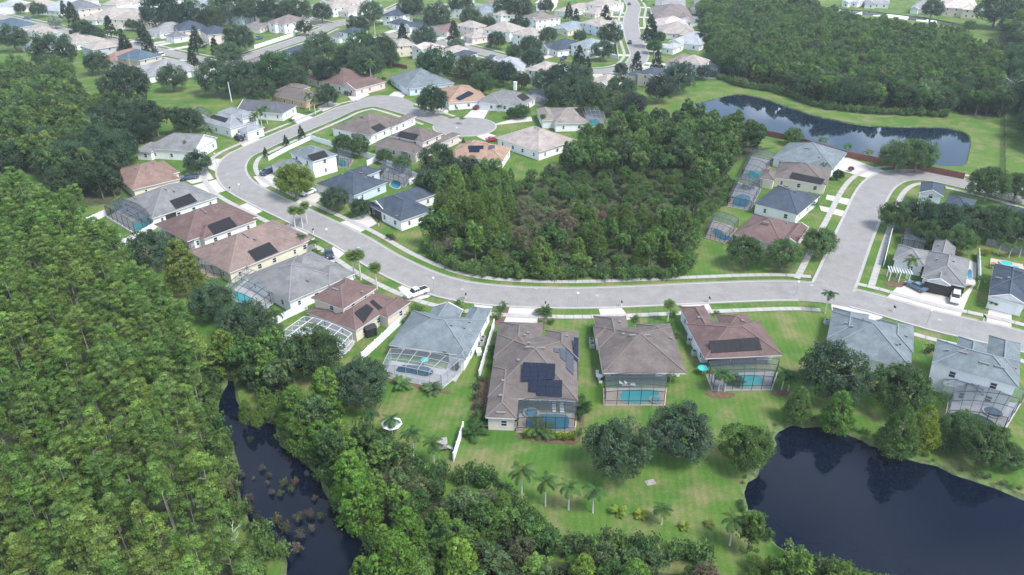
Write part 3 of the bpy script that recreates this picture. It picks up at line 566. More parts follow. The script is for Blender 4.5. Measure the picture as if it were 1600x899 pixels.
house('ochre brick house with grey-brown roof among palms on the upper street', 'ochre brick house', 'greybrown', 'o', [((424, 149), (474, 160), (502, 147), 2.95, 'u', 'hh'), ((432, 141), (455, 146), (466, 133), 2.95, 'v', 'hh')], vents=[(450, 136)])
house('house with reddish brown roof and tan gables beside the road elbow', 'red-brown roofed house by the elbow', 'brown', 'p', [((483, 121), (531, 137), (577, 119), 2.95, 'u', 'hh'), ((530, 136), (556, 141), (575, 122), 2.95, 'v', 'gh')], openings=[(546, 142, 4.8, 'garage')])
house('pale blue house with light grey-blue roof at the road elbow', 'pale blue house at the elbow', 'bluegrey', 'b', [((598, 122), (646, 138), (687, 117), 2.95, 'u', 'hh'), ((622, 134), (646, 139), (650, 120), 2.95, 'v', 'hh')], openings=[(630, 142, 4.8, 'garage')], vents=[(656, 116), (648, 128)])
house('house with pale orange roof and stepped solar array by the cul-de-sac', 'pale orange roof with solar array', 'orange', 'w', [((673, 140), (711, 161), (749, 141), 2.95, 'v', 'hh')], solar=[([(712, 154), (732, 143), (741, 147), (718, 158)], 6, 2, 'pv')])
house('white house with grey roof, white garage and black solar patch beside the maroon car', 'white house beside the maroon car', 'grey', 'w', [((746, 158), (815, 167), (836, 152), 2.95, 'u', 'hh'), ((748, 160), (780, 164), (786, 146), 2.95, 'v', 'hh')], solar=[([(807, 151), (817.5, 146), (828, 154), (817.5, 159)], 4, 1, S)], openings=[(757, 166, 4.8, 'garage')])
house('taupe hip roofed white house with a caged turquoise pool beside the preserve', 'taupe roof beside the preserve', 'tan', 'w', [((867, 194.5), (919, 192.5), (904, 168), 2.95, 'u', 'hh'), ((846, 188), (872, 190), (856, 170), 2.95, 'v', 'hh')], solar=[([(897, 171), (904, 170), (915, 186), (907, 182)], 1, 3, S)], openings=[(856, 196, 2.6, 'garage')])
house('large pale pinkish roofed white house below the taupe roof', 'pale pinkish roofed house', 'pink', 'w', [((779, 215), (838, 240), (892, 217), 2.95, 'u', 'hh'), ((800, 217), (830, 228), (817, 201), 2.95, 'v', 'hh')], vents=[(836, 201), (842, 203)])
house('orange tile-coloured roof with blue solar panels at the foot of the cul-de-sac', 'orange roof at the foot of the cul-de-sac', 'orange', 'w', [((702, 243), (784, 254), (783, 230), 2.95, 'u', 'hh'), ((716, 236), (748, 240), (744, 222), 2.95, 'v', 'hh')], solar=[([(732, 228.5), (756, 228.5), (755, 234), (731, 234)], 4, 2, 'pv'), ([(733, 234.5), (750, 234.5), (749, 239), (733, 239)], 3, 2, 'pv'), ([(764, 228), (773, 228), (773, 233), (764, 233)], 2, 2, 'pv')])
house('brownish grey roofed house with black solar square inside the loop, beside the white fence', 'grey-brown roof inside the loop', 'greybrown', 'w', [((521, 199.5), (576.5, 214), (627, 187), 2.95, 'u', 'hh'), ((590, 200), (620, 196), (606, 175), 2.95, 'v', 'hh')], solar=[([(579, 200), (593.5, 193.5), (603, 201), (589, 207.5)], 5, 1, S)], vents=[(566, 183, 1)])
house('two-level taupe roofed cream house with black solar mats inside the loop', 'two-level taupe house inside the loop', 'greybrown', 'p', [((611, 212), (659, 224), (688, 209), 5.2, 'u', 'hh'), ((585, 225), (647, 242), (668, 226), 2.95, 'u', 'hh', .3), ((660, 228), (694, 222), (690, 205), 2.95, 'v', 'hh')], solar=[([(620, 214), (626, 206), (655, 211.5), (648, 221)], 9, 1, S)])
H33 = house('white two-storey house with black solar mats and blue pool cage in the bend', 'white two-storey house in the bend', 'bluegrey', 'w', [((452, 239), (487, 254), (527, 242), 5.3, 'u', 'hh'), ((424, 259), (442, 266), (470, 250), 3.0, 'u', 'hh')], solar=[([(480, 244), (506, 236), (513.5, 245), (488.5, 253)], 7, 1, S)], openings=[(434, 270, 4.8, 'garage')])
house('pale blue house with dark slate roof and large curved cage beside the white coupe', 'slate-roofed house beside the white car', 'slate', 'b', [((493, 288), (554, 306), (609, 286), 2.95, 'u', 'hh'), ((540, 270), (566, 278), (580, 262), 2.95, 'u', 'hh')], vents=[(535, 274), (563, 271, 1), (571, 279), (545, 262)], openings=[(501, 299, 4.6, 'garage')])
house('white house with dark slate gables touching the preserve trees', 'slate-gabled house touching the preserve', 'slate', 'w', [((575, 318), (622, 348), (671, 325), 2.95, 'u', 'hh'), ((576, 317), (600, 331), (648, 289), 2.95, 'v', 'gh')], vents=[(620, 339)], openings=[(583, 337, 4.8, 'garage_b')])
# ---- far neighbourhood: (A, B, C, eave, roof, wall, label)
FAR = [
 ((-8, 38), (24, 44), (31, 34), 5.2, 'teal', 'g', 'far house with dark teal roof at the upper left edge'),
 ((30, 48), (62, 53), (76, 45), 3, 'tan', 'w', 'far house with taupe roof and small solar patch near the blue sedan'),
 ((36, 70), (62, 77), (92, 58), 3, 'bluegrey', 'w', 'far house with long blue-green roof behind the big oak at upper left'),
 ((84, 66), (118, 70), (131, 58), 3, 'tan', 'w', 'far tan roofed house right of the blue-green roof'),
 ((125, 74), (146, 78), (181, 67), 5.2, 'tan', 'g', 'far two-storey grey house with beige roof in the upper left'),
 ((160, 92), (174, 98), (203, 80), 3, 'red', 'w', 'far house with reddish roof beside the dark blue two-storey roof'),
 ((187, 89), (212, 96), (247, 87), 5.2, 'teal', 't', 'far two-storey house with blue-teal roof in front of the white truck'),
 ((212, 108), (234, 119), (292, 99), 3, 'grey', 'w', 'far long grey roofed house at the edge of the upper left field'),
 ((294, 109), (312, 115), (346, 99), 3, 'tan', 'w', 'far tan roofed house with dark rear windows by the upper field'),
 ((9, 11), (22, 15), (33, 6), 3, 'brown', 'w', 'tiny brown roofed house near the upper left corner'),
 ((40, 9), (50, 12), (62, 4), 3, 'tan', 'w', 'tiny tan roofed house right of the corner house, top left'),
 ((64, 14), (82, 20), (108, 4), 3, 'lightgrey', 'w', 'far pale grey roof at the top left beside the grey-blue roof'),
 ((99, 9), (122, 14), (146, 7), 5.2, 'darkgrey', 'p', 'far grey-blue roof over a pinkish wall at the top left'),
 ((134, 29), (160, 34), (179, 16), 3, 'tan', 'w', 'far large beige roof left of the two-storey beige house'),
 ((178, 30), (212, 34), (249, 25), 5.2, 'tan', 'c', 'far two-storey cream house with beige roof and small windows, upper left'),
 ((232, 47), (245, 53), (280, 40), 3, 'grey', 'w', 'far greyish roof between the cream two-storey and the slate roofs'),
 ((267, 42), (283, 49), (318, 40), 5.2, 'slate', 'p', 'far slate roofed house with small dark porch and neat lawn'),
 ((258, 57), (270, 60), (281, 54), 2.9, 'darkgrey', 'w', 'small dark porch roof in front of the slate house'),
 ((307, 49), (328, 55), (352, 47), 5.2, 'slate', 'p', 'far slate roof with solar patch behind two dark magnolias'),
 ((346, 24), (374, 27), (395, 20), 5.2, 'tan', 'b', 'far blue-walled two-storey house with beige roof behind the oaks'),
 ((384, 41), (404, 43), (431, 26), 3, 'greybrown', 'p', 'far grey-brown roof left of the white corner house'),
 ((418, 35), (444, 38.5), (462, 29), 5.2, 'greybrown', 'w', 'far white two-storey corner house with porch and white fence'),
 ((286, 10), (300, 13), (330, 4), 3, 'bluegrey', 'w', 'tiny blue-grey roof at the top behind oaks'),
 ((205, 12), (225, 16), (247, 4), 3, 'white', 'w', 'tiny pale house at the top left of the oak row'),
 ((497, 10), (519, 14), (533, 7), 5.2, 'tan', 'w', 'far beige house at the top beside the triple gable house'),
 ((526, 18), (541, 21), (549, 13), 3, 'tan', 'w', 'small beige gable wing at the top near the dark parked car'),
 ((543, 13), (560, 16), (572, 7), 3, 'tan', 'w', 'small beige gable right of its twin near the junction'),
 ((520, 4), (545, 6), (560, -2), 5.2, 'tan', 'w', 'far beige roof touching the top edge above the twin gables'),
 ((530, 51), (547, 54), (575, 49), 5.2, 'slate', 'w', 'far two-storey white house with slate roof below the junction'),
 ((514, 57), (528, 60), (536, 52), 3, 'darkgrey', 'w', 'low dark garage roof left of the slate two-storey house'),
 ((440, 81), (456, 85), (492, 77), 5.2, 'slate', 'b', 'far pale blue house with slate roof beside the diagonal road'),
 ((424, 90), (438, 93), (447, 84), 3, 'slate', 'b', 'small slate garage roof left of the pale blue house'),
 ((382, 96), (405, 100), (426, 91), 3, 'greybrown', 'w', 'far brownish roof left of the slate garage roof'),
 ((599, 24), (622, 27), (641, 21), 5.2, 'slate', 'w', 'far two-storey white house with slate roof and lower slate wing'),
 ((606, 36), (621, 40), (633, 34), 3, 'slate', 'w', 'lower slate garage wing in front of the white two-storey'),
 ((632, 40), (651, 44), (692, 33), 3, 'slate', 'w', 'far slate roof half hidden by a dark cone-shaped tree'),
 ((647, 17), (665, 22), (700, 8), 3, 'tan', 'c', 'far beige roofed house behind the slate roofs near the top'),
 ((692, 13), (716, 17), (733, 12), 5.2, 'lightgrey', 'w', 'far pale grey-blue roof with steep front gable near the top'),
 ((733, 18), (750, 23), (768, 15), 3, 'bluegrey', 'w', 'far grey-teal roof right of the steep gable'),
 ((678, 46), (694, 51), (722, 37), 3, 'brown', 'p', 'far brown roof between two dark cone-shaped trees'),
 ((715, 40), (737, 45), (757, 41), 5.2, 'tan', 'p', 'far beige two-storey house with chimney and front garage wing'),
 ((722, 56), (738, 60), (749, 54), 3, 'tan', 'p', 'front garage wing of beige roof beside the cone-shaped tree'),
 ((771, 23), (780, 26), (808, 18), 5.2, 'tan', 'w', 'far beige roof near the top behind the dark round tree'),
 ((758, 46), (792, 52), (813, 44), 5.2, 'tan', 'w', 'far wide beige two-storey house with arched window'),
 ((606, 67), (621, 73), (641, 66), 5.2, 'tan', 'c', 'far cream-walled two-storey house beside a grassy yard'),
 ((644, 75), (676, 79), (696, 75), 5.2, 'pink', 'w', 'far pinkish roofed two-storey house beside the grassy yard'),
 ((690, 80), (702, 84), (712, 74), 3, 'tan', 'w', 'low pinkish garage wing behind the round oak'),
 ((703, 87), (723, 90), (750, 85), 5.2, 'slate', 'b', 'far slate roofed blue-walled house left of the junction cars'),
 ((750, 97), (758, 99), (763, 88), 3, 'slate', 'b', 'small slate garage wing by the far street'),
 ((765, 108), (812, 112), (822, 96), 3, 'lightgrey', 'w', 'far pale blue-grey roof above the chimneyed white house'),
 ((786, 25), (804, 25), (813, 18), 5.2, 'tan', 'w', 'small far beige roof behind the round trees, top centre'),
 ((815, 27), (838, 31), (855, 24), 5.2, 'greybrown', 'w', 'far white two-storey house with taupe roof, top centre'),
 ((803, 53), (832, 58), (848, 51), 5.2, 'tan', 'w', 'far white two-storey house with arched window and taupe roof'),
 ((860, 44), (887, 47), (904, 36), 3, 'bluegrey', 'c', 'far grey-teal hip roof beside the blue two-storey house'),
 ((906, 37), (938, 41), (945, 32), 5.2, 'tan', 'b', 'far bright blue two-storey house with rear porch'),
 ((844, 72), (870, 80), (895, 66), 3, 'slate', 'w', 'far dark slate hip roof left of the fenced corner yard'),
 ((890, 71), (918, 75), (933, 64), 5.2, 'bluegrey', 'w', 'far blue-grey two-storey house beside the white corner fence'),
 ((822, 109), (850, 115), (882, 103), 5.2, 'tan', 'w', 'far white house with tan roof beside the far curve'),
 ((869, 17), (886, 21), (915, 6), 3, 'tan', 'w', 'far tan roof at the top with driveway and dark tree'),
 ((918, 8), (940, 11), (953, 3), 5.2, 'tan', 'w', 'far beige two-storey house at the top beside the fenced yard'),
 ((911, 20), (928, 23), (938, 15), 3, 'tan', 'c', 'small cream gable at the top beside the dark tall tree'),
 ((838, 5), (862, 6), (871, -2), 5.2, 'white', 'w', 'far white two-storey house touching the top edge'),
 ((1026, 12), (1070, 14), (1068, 2), 3, 'grey', 'w', 'topmost grey roof with dark solar strip on the far right row'),
 ((1026, 31), (1084, 33), (1070, 13), 3, 'greybrown', 'w', 'wide grey-brown roof of the far right row'),
 ((1032, 42), (1077, 43), (1066, 33), 3, 'pink', 'w', 'pinkish roof in the far right row'),
 ((1034, 52), (1086, 54), (1076, 44), 3, 'tan', 'p', 'tan roof with small solar patch in the far right row'),
 ((1046, 66), (1092, 71), (1080, 54), 3, 'lightgrey', 'w', 'pale blue-grey roof in the far right row'),
 ((1034, 75), (1052, 77), (1050, 69), 3, 'lightgrey', 'w', 'small pale grey garage roof of the far right row'),
 ((1058, 97), (1092, 103), (1104, 95), 5.2, 'tan', 'w', 'white two-storey house with tan roof at the end of the far right row'),
 ((1040, 98), (1062, 101), (1064, 86), 3, 'greybrown', 'w', 'grey-brown roof left of the end house in the far right row'),
 ((996, 115), (1020, 119), (1043, 111), 5.2, 'slate', 't', 'dark slate two-storey house at the foot of the far street'),
 ((977, 117), (992, 121), (998, 112), 3, 'slate', 't', 'low slate garage wing at the foot of the far street'),
 ((917, 128), (946, 132), (956, 118), 3, 'tan', 'w', 'taupe roof half hidden by oaks above the preserve'),
 ((1476, 13), (1528, 15), (1527, 2), 5.2, 'pink', 'c', 'cream two-storey house with pinkish roof, top right'),
 ((1424, 13), (1450, 15), (1462, 5), 3, 'grey', 'w', 'small white house with dark porch gable, top right'),
 ((1353, 5), (1388, 7), (1390, -4), 3, 'grey', 'w', 'house with dark screened porch at the top edge, right'),
 ((1316, 3), (1340, 5), (1342, -4), 3, 'lightgrey', 'w', 'white porch house at the top edge above the canal'),
 ((1085, 0), (1110, 2), (1110, -8), 3, 'grey', 'w', 'sliver of grey roof at the top edge behind the woods'),
]
FAR0 = len(HOUSES)
for A, B, C, h, r_, w_, lab in FAR:
    wd_ = B[0]-A[0]; sl_ = (B[1]-A[1])/max(1, wd_); A = (A[0]-wd_*.05, A[1]-wd_*.05*sl_); B = (B[0]+wd_*.05, B[1]+wd_*.05*sl_); C = (C[0], C[1]-1)
    bl_ = [(A, B, C, h, 'u' if wd_ > 14 else 'v', 'hh')]; f0 = random.choice([.0, .55]); r0 = random.random()
    if wd_ > 18: a_ = (A[0]+(B[0]-A[0])*(f0-.02), A[1]+(B[1]-A[1])*(f0-.02)+1.6); b_ = (A[0]+(B[0]-A[0])*(f0+.45), A[1]+(B[1]-A[1])*(f0+.45)+1.6); bl_.append((a_, b_, C, 2.95 if h > 4 and r0 < .5 else h, 'v', 'gh' if r0 < .6 else 'hh'))
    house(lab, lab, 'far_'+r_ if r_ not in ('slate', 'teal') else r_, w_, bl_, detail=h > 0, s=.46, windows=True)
for x in range(8, 1060, 27):                                 # small roofs along the top edge of the photo
    y = 5+4*math.sin(x*.37); c_ = G(x, y, 3)
    if min((abs(h_.c[0]-x)+2*abs(h_.c[1]-y)) for h_ in HOUSES) < 30 or rdist(Vector((c_.x, c_.y, 0))) < 15: continue
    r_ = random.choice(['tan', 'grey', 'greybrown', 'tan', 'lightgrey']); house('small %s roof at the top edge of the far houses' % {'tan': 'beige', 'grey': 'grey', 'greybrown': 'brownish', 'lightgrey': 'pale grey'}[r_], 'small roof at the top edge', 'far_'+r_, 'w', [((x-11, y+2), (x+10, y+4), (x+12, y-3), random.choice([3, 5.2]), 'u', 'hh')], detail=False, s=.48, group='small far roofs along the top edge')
rows = [(x, y) for y, xs in ((-14, range(-150, 1700, 46)), (-32, range(-180, 1800, 40)), (-48, range(-200, 1850, 36))) for x in xs]
for i, (x, y) in enumerate(rows):                            # roofs beyond the top edge of the photo
    if 1180 < x < 1320 and y > -30: continue
    x += random.uniform(-8, 8); r_ = random.choice(['tan', 'grey', 'greybrown', 'slate', 'brown', 'lightgrey'])
    q = G(x, y, 3); ww = random.uniform(12, 16); k = ppm(x, y, 3); wx = ww*k
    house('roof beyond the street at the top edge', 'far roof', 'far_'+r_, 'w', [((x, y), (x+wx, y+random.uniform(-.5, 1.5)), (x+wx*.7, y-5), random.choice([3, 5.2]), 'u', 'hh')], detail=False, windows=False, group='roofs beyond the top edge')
# driveways of the far houses, from each to its street
for H in HOUSES[FAR0:FAR0+len(FAR)]:
    u0, v0, u1, v1 = H.b[0][:4]; c = H.wld((u0+u1)/2, (v0+v1)/2); best = None
    for k, (C, wd, z) in RC.items():
        if k in ('main', 'north'): continue
        for q in C:
            d = (q-c).length
            if best is None or d < best[0]: best = (d, q)
    if best[0] < 34:
        d = (best[1]-c).normalized(); t = Vector((-d.y, d.x, 0))*2.3; DZ[0] += .0004
        slab_poly('driveway', [c-t, best[1]-d*3.5-t, best[1]-d*3.5+t, c+t], DZ[0], 'drive', .012)
# ================================================================ POOLS AND CAGES
def cage(label, q, nx, ny, h=2.9, rise=.9, frame='bronze', scr='screen', arch='u', deck='deck', far=False):
    """q: ground corners near-left, near-right, far-right, far-left as seen; the screen roof arches along one axis"""
    P = Gs(q); c = sum(P, Vector())/4; root = thing('pool_cage', label, 'pool cage', c)
    P = [p-c for p in P]
    def at(s_, t, z=0): p = (P[0]*(1-s_)+P[1]*s_)*(1-t)+(P[3]*(1-s_)+P[2]*s_)*t; return Vector((p.x, p.y, z))
    def rf(s_, t):
        a = s_ if arch == 'u' else t; f = 1-abs(2*a-1)**2.6; g = min(1, (t if arch == 'u' else min(s_, 1-s_))*3.5) if True else 1
        return at(s_, t, h+.6*rise*f*(.55+.45*g))
    b = MB(); R = .04
    for i in range(nx+1):
        pts = [rf(i/nx, j/ny) for j in range(ny+1)]
        for j in range(ny): b.bar(pts[j], pts[j+1], R)
        b.bar(at(i/nx, 0), rf(i/nx, 0), R)
    for j in range(ny+1):
        pts = [rf(i/nx, j/ny) for i in range(nx+1)]
        for i in range(nx): b.bar(pts[i], pts[i+1], R)
        if j < ny or True: b.bar(at(0, j/ny), rf(0, j/ny), R); b.bar(at(1, j/ny), rf(1, j/ny), R)
    for z in (1.0,):
        b.bar(at(0, 0, z), at(1, 0, z), R*.8); b.bar(at(0, 0, z), at(0, 1, z), R*.8); b.bar(at(1, 0, z), at(1, 1, z), R*.8)
    link('frame', b.mesh([frame]), root)
    quads = [(rf(i/nx, j/ny), rf((i+1)/nx, j/ny), rf((i+1)/nx, (j+1)/ny), rf(i/nx, (j+1)/ny)) for i in range(nx) for j in range(ny)]
    quads += [(at(i/nx, 0, .05), at((i+1)/nx, 0, .05), rf((i+1)/nx, 0), rf(i/nx, 0)) for i in range(nx)]
    quads += [(at(e, j/ny, .05), at(e, (j+1)/ny, .05), rf(e, (j+1)/ny), rf(e, j/ny)) for e in (0, 1) for j in range(ny)]
    if far:
        m_ = MB(); [m_.quad(*k) for k in quads]; link('screen', m_.mesh([scr]), root)
    else:
        for k in quads: link('screen_panel', mesh(k, [(0, 1, 2, 3)], scr), root)
    DZ[0] += .0004; ctr = sum(P, Vector())/4
    dk = [p+(p-ctr).normalized()*.25 for p in P]; o = slab_poly('deck', dk, DZ[0]+.05, deck, .06, parent=root, kind=None)
    return root
def pool(label, pts, m='pool_teal', spa=None, z=.10):
    P = spline(Gs(pts), True, .8); c = sum(P, Vector())/len(P); root = thing('swimming_pool', label, 'pool', c); P = [p-c for p in P]; nr = normals2(P, True)
    area = sum(P[i].x*P[(i+1) % len(P)].y-P[(i+1) % len(P)].x*P[i].y for i in range(len(P))); s_ = -1 if area > 0 else 1
    b = MB(); n = len(P)
    for i in range(n):
        j = (i+1) % n; a, c_ = P[i]+nr[i]*s_*.3, P[j]+nr[j]*s_*.3; H_ = Vector((0, 0, z+.05)); L_ = Vector((0, 0, z))
        b.quad(P[i]+H_, P[j]+H_, c_+H_, a+H_); b.quad(P[i]+L_, P[j]+L_, P[j]+H_, P[i]+H_); b.quad(a, c_, c_+H_, a+H_)
    link('coping', b.mesh(['concrete']), root); slab_poly('water', P, z+.01, m, 0, parent=root, kind=None)
    if spa:
        p = G(*spa[:2])-c; r = spa[2]; b = MB(); k = 16; ri = [Vector((p.x+r*math.cos(a), p.y+r*math.sin(a), .34)) for a in np.linspace(0, 2*math.pi, k+1)[:-1]]; ro = [Vector((p.x+(r+.3)*math.cos(a), p.y+(r+.3)*math.sin(a), .4)) for a in np.linspace(0, 2*math.pi, k+1)[:-1]]
        for i in range(k):
            j = (i+1) % k; ru = [Vector((q.x, q.y, .4)) for q in (ri[i], ri[j])]; b.quad(ru[0], ru[1], ro[j], ro[i]); b.quad(ro[i], ro[j], Vector((ro[j].x, ro[j].y, 0)), Vector((ro[i].x, ro[i].y, 0))); b.quad(ru[0], ru[1], ri[j], ri[i])
        sp = link('spa', b.mesh(['concrete']), root); link('spa_water', mesh(ri, [tuple(range(k))], m), sp)
    return root
cage('white-framed arched pool cage behind the cream house', [(438, 541), (530, 563), (552, 539), (478, 512)], 5, 4, 2.6, 1.0, 'white', 'screen_pale', 'u')
pool('small pool under the white-framed cage', [(452, 540), (460, 531), (482, 530), (500, 537), (505, 545), (488, 551), (462, 547)], 'pool_dark')
cage('grey pool cage with angled roof behind the white blue-grey roofed house', [(600, 590), (690, 608), (720, 583), (612, 565)], 5, 3, 2.9, .9, 'grey', 'screen_pale', 'u')
pool('long octagonal dark blue pool in the grey cage, near the teal float', [(619, 579), (630, 572), (668, 575), (677, 582), (676, 586), (664, 590), (640, 585), (622, 583)], 'pool_dark')
cage('bronze pool cage at the foot of the stepped solar array', [(808, 676), (897, 677), (900, 648), (811, 648)], 6, 3, 2.9, 1.0, 'bronze', 'screen', 'u', deck='paver')
pool('blue octagonal pool with round spa, nearest the camera, behind a palm', [(822, 660), (826, 652), (840, 648.5), (880, 649.5), (888.5, 655.5), (888.5, 667), (881.5, 672.5), (828, 669.5)], 'pool_blue', (829.5, 648, 1.1), z=.12)
cage('dark pool cage over the turquoise pool of the grey hip-roofed house', [(945, 634), (1037, 634), (1040, 608), (944, 608)], 5, 3, 2.9, .8, 'bronze', 'screen', 'u', deck='paver')
pool('turquoise lobed pool with square spa end under the dark cage', [(969, 624), (973, 613), (1000, 610), (1024, 612), (1030, 618), (1021, 622), (1014, 630), (980, 631)], 'pool_teal', (1023.5, 627.5, .8), z=.12)
cage('wide pale pool cage between two palms behind the pale blue house', [(1114, 611), (1204, 610), (1214, 582), (1104, 586)], 6, 3, 2.9, .8, 'bronze', 'screen', 'u')
pool('teal rounded pool between two palms behind the pale blue house', [(1133, 604), (1137, 593), (1152, 588), (1180, 588), (1192, 594), (1188, 602), (1168, 606)], 'pool_teal')
cage('large pale cage with round spa at the white two-storey house', [(1476, 664), (1566, 676), (1594, 632), (1484, 622)], 6, 3, 3.0, 1.1, 'bronze', 'screen', 'u')
pool('dark pool with round spa below the white two-storey house', [(1478, 650), (1500, 646), (1530, 650), (1551, 660), (1556, 670), (1530, 668), (1496, 664)], 'pool_dark', (1551, 647, 1.4))
cage('teal-tinted cage at the back of the house with the tan forecourt', [(1407, 391), (1442, 397), (1446, 378), (1410, 372)], 4, 2, 2.8, .4, 'bronze', 'screen', 'u')
pool('curved pool under the teal-tinted cage', [(1410, 391), (1418, 387), (1430, 388), (1433, 393), (1420, 395)], 'pool_blue')
pool('narrow turquoise pool behind the slate roof at the right edge', [(1564, 416), (1588, 417), (1591, 424), (1572, 425)], 'pool_teal', (1572, 414, 1.2)); drive([(1548, 404), (1598, 414), (1602, 428), (1546, 418)], 'paver', 'patio')
pool('small blue side pool by the house with the tan forecourt', [(1512, 424), (1517, 423), (1518, 436), (1512, 436)], 'pool_blue'); drive([(1508, 405), (1526, 412), (1524, 446), (1508, 448)], 'drive', 'patio')
cage('dark cage over a turquoise pool beside the taupe solar-row house', [(1158, 279), (1182, 287), (1209, 254), (1174, 246)], 4, 4, 2.7, .7, 'bronze', 'screen_dark', 'u')
pool('turquoise pool beside the taupe solar-row house', [(1166, 278), (1172, 268), (1189, 271), (1183, 283)], 'pool_teal')
cage('dark cage over the square pool of the slate-roofed house', [(1136, 323), (1172, 330), (1189, 296), (1153, 286)], 4, 4, 2.7, .8, 'bronze', 'screen_dark', 'u')
pool('blue-teal square pool of the slate-roofed house', [(1145, 320), (1149, 309), (1160, 305), (1172, 309), (1168, 323), (1156, 324)], 'pool_blue')
cage('rounded dark cage behind the purplish-brown roof', [(1102, 372), (1132, 381), (1152, 358), (1114, 346)], 4, 3, 2.7, .9, 'bronze', 'screen_dark', 'u', deck='paver')
pool('kidney-shaped blue pool behind the purplish-brown roof', [(1113, 365), (1117, 358), (1124, 361), (1133, 369), (1143, 372), (1140, 378), (1126, 375)], 'pool_blue')
cage('dark cage beside the plain grey roof on the left', [(352, 466), (408, 490), (440, 464), (388, 436)], 5, 4, 2.6, 1.0, 'bronze', 'screen_pale', 'u')
pool('green-tinted pool under the pale cage, lower left row', [(362, 462), (375, 458), (392, 468), (386, 476), (370, 471)], 'pool_teal')
cage('pale screened cage behind the tan-brown roofed house', [(312, 430), (370, 440), (394, 422), (326, 400)], 5, 3, 2.7, .7, 'bronze', 'screen_pale', 'u', deck='paver')
cage('low dark cage behind the red-brown roofed house', [(262, 378), (300, 396), (322, 376), (284, 362)], 4, 3, 2.6, .6, 'bronze', 'screen_dark', 'u')
pool('small dark blue pool behind the red-brown roofed house', [(284, 386), (296, 380), (306, 386), (295, 392)], 'pool_dark')
cage('large dark two-part cage over a pool behind the grey solar roof', [(168, 340), (212, 366), (262, 346), (196, 324)], 5, 4, 3.2, .9, 'bronze', 'screen_dark', 'u')
pool('turquoise pool inside the large dark cage at left', [(208, 350), (222, 349), (244, 350), (243, 357), (222, 363), (212, 360)], 'pool_teal')
cage('small dark cage behind the white house with blue shutters', [(296, 190), (314, 199), (332, 188), (312, 178)], 3, 3, 2.8, .6, 'bronze', 'screen_dark', 'u', far=True)
cage('dark cage beside the grey-brown roof inside the loop', [(532, 214), (568, 224), (574, 210), (536, 203)], 4, 2, 2.7, .6, 'bronze', 'screen_dark', 'u', far=True)
cage('dark screened porch below the two-level taupe house', [(592, 236), (636, 252), (650, 242), (604, 226)], 4, 2, 2.5, .4, 'bronze', 'screen_dark', 'u', far=True)
cage('blue-grey cage beside the white two-storey house in the bend', [(528, 262), (545, 264), (552, 250), (530, 244)], 3, 2, 2.8, .7, 'bronze', 'screen_dark', 'u', far=True)
pool('teal pool beside the white two-storey house in the bend', [(529, 259), (533, 250), (541, 256), (538, 261)], 'pool_teal')
cage('wide curved dark cage beside the slate-roofed house', [(592, 280), (632, 294), (644, 276), (604, 264)], 5, 3, 2.9, .9, 'bronze', 'screen_dark', 'u')
pool('bright blue pool at the slate-roofed house with the curved cage', [(610, 291), (616, 283), (626, 287), (622, 296)], 'pool_blue')
cage('pool cage at the end of the taupe roof beside the preserve', [(920, 199), (945, 199), (940, 177), (910, 175)], 4, 4, 2.8, .8, 'grey', 'screen', 'u', far=True)
pool('turquoise pool under the cage beside the preserve', [(922, 197), (923, 186), (931, 186), (938, 197)], 'pool_teal')
cage('dark cage behind the white house beside the maroon car', [(820, 162), (848, 166), (860, 152), (832, 146)], 3, 3, 2.8, .7, 'bronze', 'screen_dark', 'u', far=True)
cage('dark slate-coloured cage behind the red-brown roof by the elbow', [(505, 118), (528, 120), (536, 108), (516, 104)], 3, 3, 2.8, .7, 'bronze', 'screen_dark', 'u', far=True)
cage('tall dark cage at the end house of the far right row', [(1093, 122), (1118, 124), (1128, 108), (1104, 106)], 3, 3, 3.2, .7, 'bronze', 'screen_dark', 'u', far=True)
cage('long dark blue cage of the topmost far right house', [(1080, 22), (1098, 23), (1096, 14), (1078, 13)], 3, 2, 2.8, .5, 'bronze', 'screen_dark', 'u', far=True)
# ================================================================ FENCES
def fence(label, pts, h=1.8, m='white_fence', step=2.4, gap=.0, post=.09, cat='fence', group=None, mesh_m=None):
    P = Gs(pts); root = thing('fence', label, cat, P[0], 0, group); o0 = P[0]; pm = {}
    for a, b_ in zip(P[:-1], P[1:]):
        ln = (b_-a).length; n = max(1, round(ln/step)); d = (b_-a)/n; ang = math.atan2(d.y, d.x); w_ = round(d.length, 3)
        if w_ not in pm:
            q = MB()
            if mesh_m: q.box(.0, -.006, .05, w_, .006, h-.05); me = q.mesh([mesh_m])
            else: q.box(.07, -.03, .06, w_-.07, .03, h-.05); q.box(.06, -.05, h-.14, w_-.06, .05, h-.02); q.box(.06, -.05, .05, w_-.06, .05, .17); me = q.mesh([m])
            pm[w_] = me
        for i in range(n):
            p = a+d*i-o0; link('fence_panel', pm[w_], root, p, (0, 0, ang))
        for i in range(n+1):
            if ('p', h) not in pm: q = MB(); q.box(-post, -post, 0, post, post, h+.06); q.box(-post*1.3, -post*1.3, h+.06, post*1.3, post*1.3, h+.1); pm[('p', h)] = q.mesh([m])
            link('post', pm[('p', h)], root, a+d*i-o0, (0, 0, ang))
    return root
fence('white vinyl fence running diagonally between the cream and the blue-grey roofed houses', [(566, 564), (627, 507)])
fence('white vinyl fence beside the right wall of the blue-grey roofed house', [(749, 592), (772, 512)])
fence('white vinyl fence end at the foot of the lawn, below the planted border', [(709, 722), (724, 674)])
fence('short low white fence at the bushes below the play set', [(629, 708), (664, 731)], 1.0)
fence('white fence behind the plain grey roof, left of the white pool cage', [(412, 520), (446, 500), (480, 484)])
fence('long white fence crossing the loop interior from the road to the preserve', [(485, 219), (530, 234), (586, 251), (640, 275), (700, 302)])
